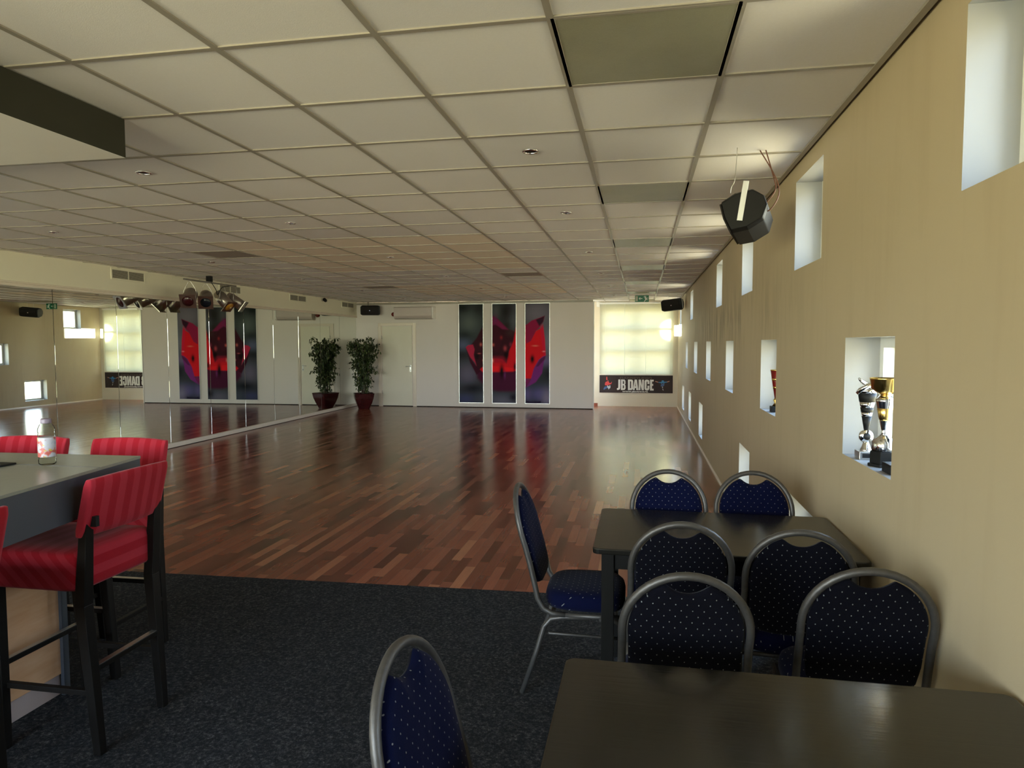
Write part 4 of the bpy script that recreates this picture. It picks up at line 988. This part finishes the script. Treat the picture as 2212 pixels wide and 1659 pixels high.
# ------------------------------------------------------------------ bar stools (face +y locally)
def add_stripe(o, axis):
    me = o.data; a = me.attributes.new('stripe', 'FLOAT', 'POINT')
    for i, v in enumerate(me.vertices): a.data[i].value = axis(v.co)+5
def stool_proto():
    t = thing('bar_stool', '', 'stool')
    bm = bm_new(); N = 36; rings = []
    for k, z, in ((.97, .655), (1, .665), (1, .70), (1, .735), (1, .77), (.985, .79), (.94, .802), (.6, .808), (.2, .81)):
        r_ = []
        for i in range(N):
            a = 2*PI*i/N; c, s = math.cos(a), math.sin(a)
            r_.append(bm.verts.new(((abs(c)**.18)*.215*k*(1 if c > 0 else -1), (abs(s)**.18)*.225*k*(1 if s > 0 else -1), z)))
        rings.append(r_)
    for A, B in zip(rings, rings[1:]):
        for i in range(N): bm.faces.new((A[i], A[(i+1) % N], B[(i+1) % N], B[i])).smooth = True
    bm.faces.new(rings[0]); bm.faces.new(rings[-1]); o = obj('seat', bm, 'red_fabric', t); add_stripe(o, lambda c: c.z-c.y)
    bm = bm_new(); nx, nz = 20, 8; th_ = .036
    def bk(u, w, s):   # curved back panel, u -1..1, w 0..1
        x = u*.215; y = -.232-.055*w+.022*(u*u)-.022+s*th_/2*(1 if 0 < w < 1 else .6); z = .865+.225*w+.008*(1-u*u)*w
        return (x, y, z)
    G1 = [[bm.verts.new(bk(-1+2*i/nx, j/nz, 1)) for i in range(nx+1)] for j in range(nz+1)]
    G2 = [[bm.verts.new(bk(-1+2*i/nx, j/nz, -1)) for i in range(nx+1)] for j in range(nz+1)]
    for G_ in (G1, G2):
        for j in range(nz):
            for i in range(nx): bm.faces.new((G_[j][i], G_[j][i+1], G_[j+1][i+1], G_[j+1][i])).smooth = True
    for i in range(nx):
        bm.faces.new((G1[0][i], G1[0][i+1], G2[0][i+1], G2[0][i])); bm.faces.new((G1[nz][i], G1[nz][i+1], G2[nz][i+1], G2[nz][i]))
    for j in range(nz):
        bm.faces.new((G1[j][0], G1[j+1][0], G2[j+1][0], G2[j][0])); bm.faces.new((G1[j][nx], G1[j+1][nx], G2[j+1][nx], G2[j][nx]))
    o = obj('backrest', bm, 'red_fabric', t, bevel=.006); add_stripe(o, lambda c: c.x)
    bm = bm_new(); box(bm, -.188, -.170, -.290, -.262, .905, .945); obj('brand_tag', bm, 'black', o)
    def leg(p0, p1, w0, w1):
        bm = bm_new(); A = []; B = []
        for dx, dy in ((-1, -1), (1, -1), (1, 1), (-1, 1)):
            A.append(bm.verts.new((p0[0]+dx*w0/2, p0[1]+dy*w0/2, p0[2]))); B.append(bm.verts.new((p1[0]+dx*w1/2, p1[1]+dy*w1/2, p1[2])))
        bm.faces.new(A[::-1]); bm.faces.new(B)
        for i in range(4): bm.faces.new((A[i], A[(i+1) % 4], B[(i+1) % 4], B[i]))
        return bm
    for s in (-1, 1):
        bmr = leg((s*.178, -.262, .007), (s*.186, -.222, .60), .034, .046)
        # upper post up to the back panel
        A = []; B = []
        for dx, dy in ((-1, -1), (1, -1), (1, 1), (-1, 1)):
            A.append(bmr.verts.new((s*.186+dx*.023, -.222+dy*.023, .598))); B.append(bmr.verts.new((s*.188+dx*.019, -.250+dy*.016, .93)))
        bmr.faces.new(A[::-1]); bmr.faces.new(B)
        for i in range(4): bmr.faces.new((A[i], A[(i+1) % 4], B[(i+1) % 4], B[i]))
        obj('leg', bmr, 'wenge', t, bevel=.003)
        obj('leg', leg((s*.212, .135, .007), (s*.190, .165, .66), .034, .042), 'wenge', t, bevel=.003)
    for pts, z in (((-.18, .18, -.258, -.230), .33), ((-.19, .19, .137, .162), .33)):
        bm = bm_new(); box(bm, pts[0], pts[1], pts[2], pts[3], z, z+.022); obj('footrest', bm, 'wenge', t, bevel=.002)
        bm = bm_new(); box(bm, pts[0]+.012, pts[1]-.012, pts[2]+.002, pts[3]-.002, z+.0215, z+.024); obj('footrest_strip', bm, 'steel', t)
    for s in (-1, 1):
        bm = bm_new(); box(bm, s*.190-.011, s*.190+.011, -.24, .15, .245, .267); obj('stretcher', bm, 'wenge', t, bevel=.002)
    return t
st = stool_proto()
sspots = [((-2.318, 2.396), 90+.5, 'red striped bar stool in front of the bar, nearest whole one'),
          ((-2.665, 2.885), 180+2, 'red striped bar stool behind the right corner of the bar'),
          ((-3.255, 2.865), 180, 'red bar stool behind the bottle, only its back top shows above the bar'),
          ((-2.245, 1.565), 90+2, 'red bar stool cut off by the left picture edge, only a strip of back shows')]
for k, (p, a, lb) in enumerate(sspots):
    if k == 0: st.location = (p[0], p[1], 0); st.rotation_euler = (0, 0, math.radians(a)); st['label'] = lb; st['group'] = 'red striped bar stools with black legs'
    else: dup(st, (p[0], p[1], 0), math.radians(a), lb)
# ------------------------------------------------------------------ trophies in the wall windows
t = thing('trophy', 'tall silver and gold cup trophy with gold bowl on a black base, wall niche', 'trophy', (.968, 2.975, 1.0975), 0, 'trophies in the wall windows')
bm = bm_new(); prism(bm, [(.06*math.cos(k*PI/3), .06*math.sin(k*PI/3)) for k in range(6)], 0, .012); prism(bm, [(.052*math.cos(k*PI/3), .052*math.sin(k*PI/3)) for k in range(6)], .012, .062); obj('base', bm, 'black', t, bevel=.002)
bm = bm_new(); lathe(bm, [(.040, .062), (.042, .068), (.042, .098), (.034, .112), (.018, .122), (.010, .132)], seg=48, flute=.06); obj('foot', bm, 'chrome', t)
bm = bm_new(); lathe(bm, [(.010, .130), (.014, .136), (.010, .142), (.012, .15), (.022, .20), (.034, .262), (.036, .27), (.030, .276), (.016, .29)], seg=28); obj('stem', bm, 'chrome', t)
bm = bm_new(); lathe(bm, [(.0200, .185), (.0235, .20), (.0295, .235), (.0285, .236), (.019, .186)], seg=28); obj('stem_band', bm, 'gold', t)
bm = bm_new(); lathe(bm, [(.014, .288), (.03, .296), (.052, .315), (.058, .352), (.060, .356), (.058, .358), (.050, .318), (.001, .30)], seg=32); obj('cup', bm, 'gold', t)
t = thing('trophy', 'smaller silver and black twisted cone trophy behind the gold cup', 'trophy', (.955, 3.155, 1.0975), math.radians(0), 'trophies in the wall windows')
bm = bm_new(); box(bm, -.035, .035, -.036, .036, 0, .034); obj('base', bm, 'steel', t, bevel=.002)
bm = bm_new(); box(bm, -.024, .024, -.0375, -.036, .008, .026); obj('name_plate', bm, 'black', t)
bm = bm_new(); lathe(bm, [(.024, .034), (.022, .04), (.012, .068), (.008, .074)], seg=20); obj('foot', bm, 'chrome', t)
bm = bm_new(); lathe(bm, [(.001, -.01), (.026, -.009), (.030, 0), (.026, .009), (.001, .01)], seg=28)
for v in bm.verts: v.co = Matrix.Translation((0, 0, .097)) @ (Matrix.Rotation(PI/2, 4, 'X') @ v.co)
obj('medallion', bm, 'chrome', t)
bm = bm_new(); lathe(bm, [(.001, -.0115), (.015, -.0115), (.015, .0115), (.001, .0115)], seg=24)
for v in bm.verts: v.co = Matrix.Translation((0, 0, .097)) @ (Matrix.Rotation(PI/2, 4, 'X') @ v.co)
obj('medallion_disc', bm, 'black', t)
def cone_band(z0, z1):
    def rr(z): return .010+(z-.125)/(.30-.125)*.030
    bm = bm_new(); lathe(bm, [(rr(z0), z0), (rr(z1), z1)], seg=28); return bm
for k, (a, b, m) in enumerate(((.125, .185, 'black'), (.185, .20, 'chrome'), (.20, .222, 'black'), (.222, .245, 'chrome'), (.245, .285, 'black'), (.285, .30, 'chrome'))): obj('cone_band', cone_band(a, b), m, t)
bm = bm_new()
for k in range(2):
    a0 = k*PI; pts = [(.036*math.cos(a0+s*.5), .036*math.sin(a0+s*.5), .285+.012*s) for s in range(6)]
    tube(bm, pts, [.012, .012, .011, .010, .008, .004], 6)
obj('scroll', bm, 'chrome', t)
tag(obj('black_block', (lambda b: (box(b, .925, .965, 2.77, 2.86, 1.0975, 1.135), b)[1])(bm_new()), 'black', bevel=.002), 'small black block at the near edge of the wall niche with two trophies', 'block')
t = thing('trophy', 'dark red and gold cone trophy in the second wall window', 'trophy', (.962, 5.195, 1.0975), 0, 'trophies in the wall windows'); t.scale = (.95, .95, .84)
bm = bm_new(); box(bm, -.04, .04, -.04, .04, 0, .05); obj('base', bm, 'black', t, bevel=.002)
bm = bm_new(); lathe(bm, [(.03, .05), (.012, .08), (.022, .10), (.010, .125)], seg=24); obj('foot', bm, 'gold', t)
bm = bm_new(); lathe(bm, [(.012, .12), (.03, .25), (.045, .36), (.041, .36), (.010, .13)], seg=24); obj('cup', bm, 'red_plastic', t)
bm = bm_new(); lathe(bm, [(.0455, .355), (.047, .365), (.042, .366)], seg=24); obj('rim', bm, 'gold', t)
for z in (.20, .27):
    r0 = .012+(z-.12)/(.24)*.033; bm = bm_new(); lathe(bm, [(r0+.001, z), (r0+.004, z+.02), (r0, z+.021)], seg=24); obj('ring', bm, 'gold', t)
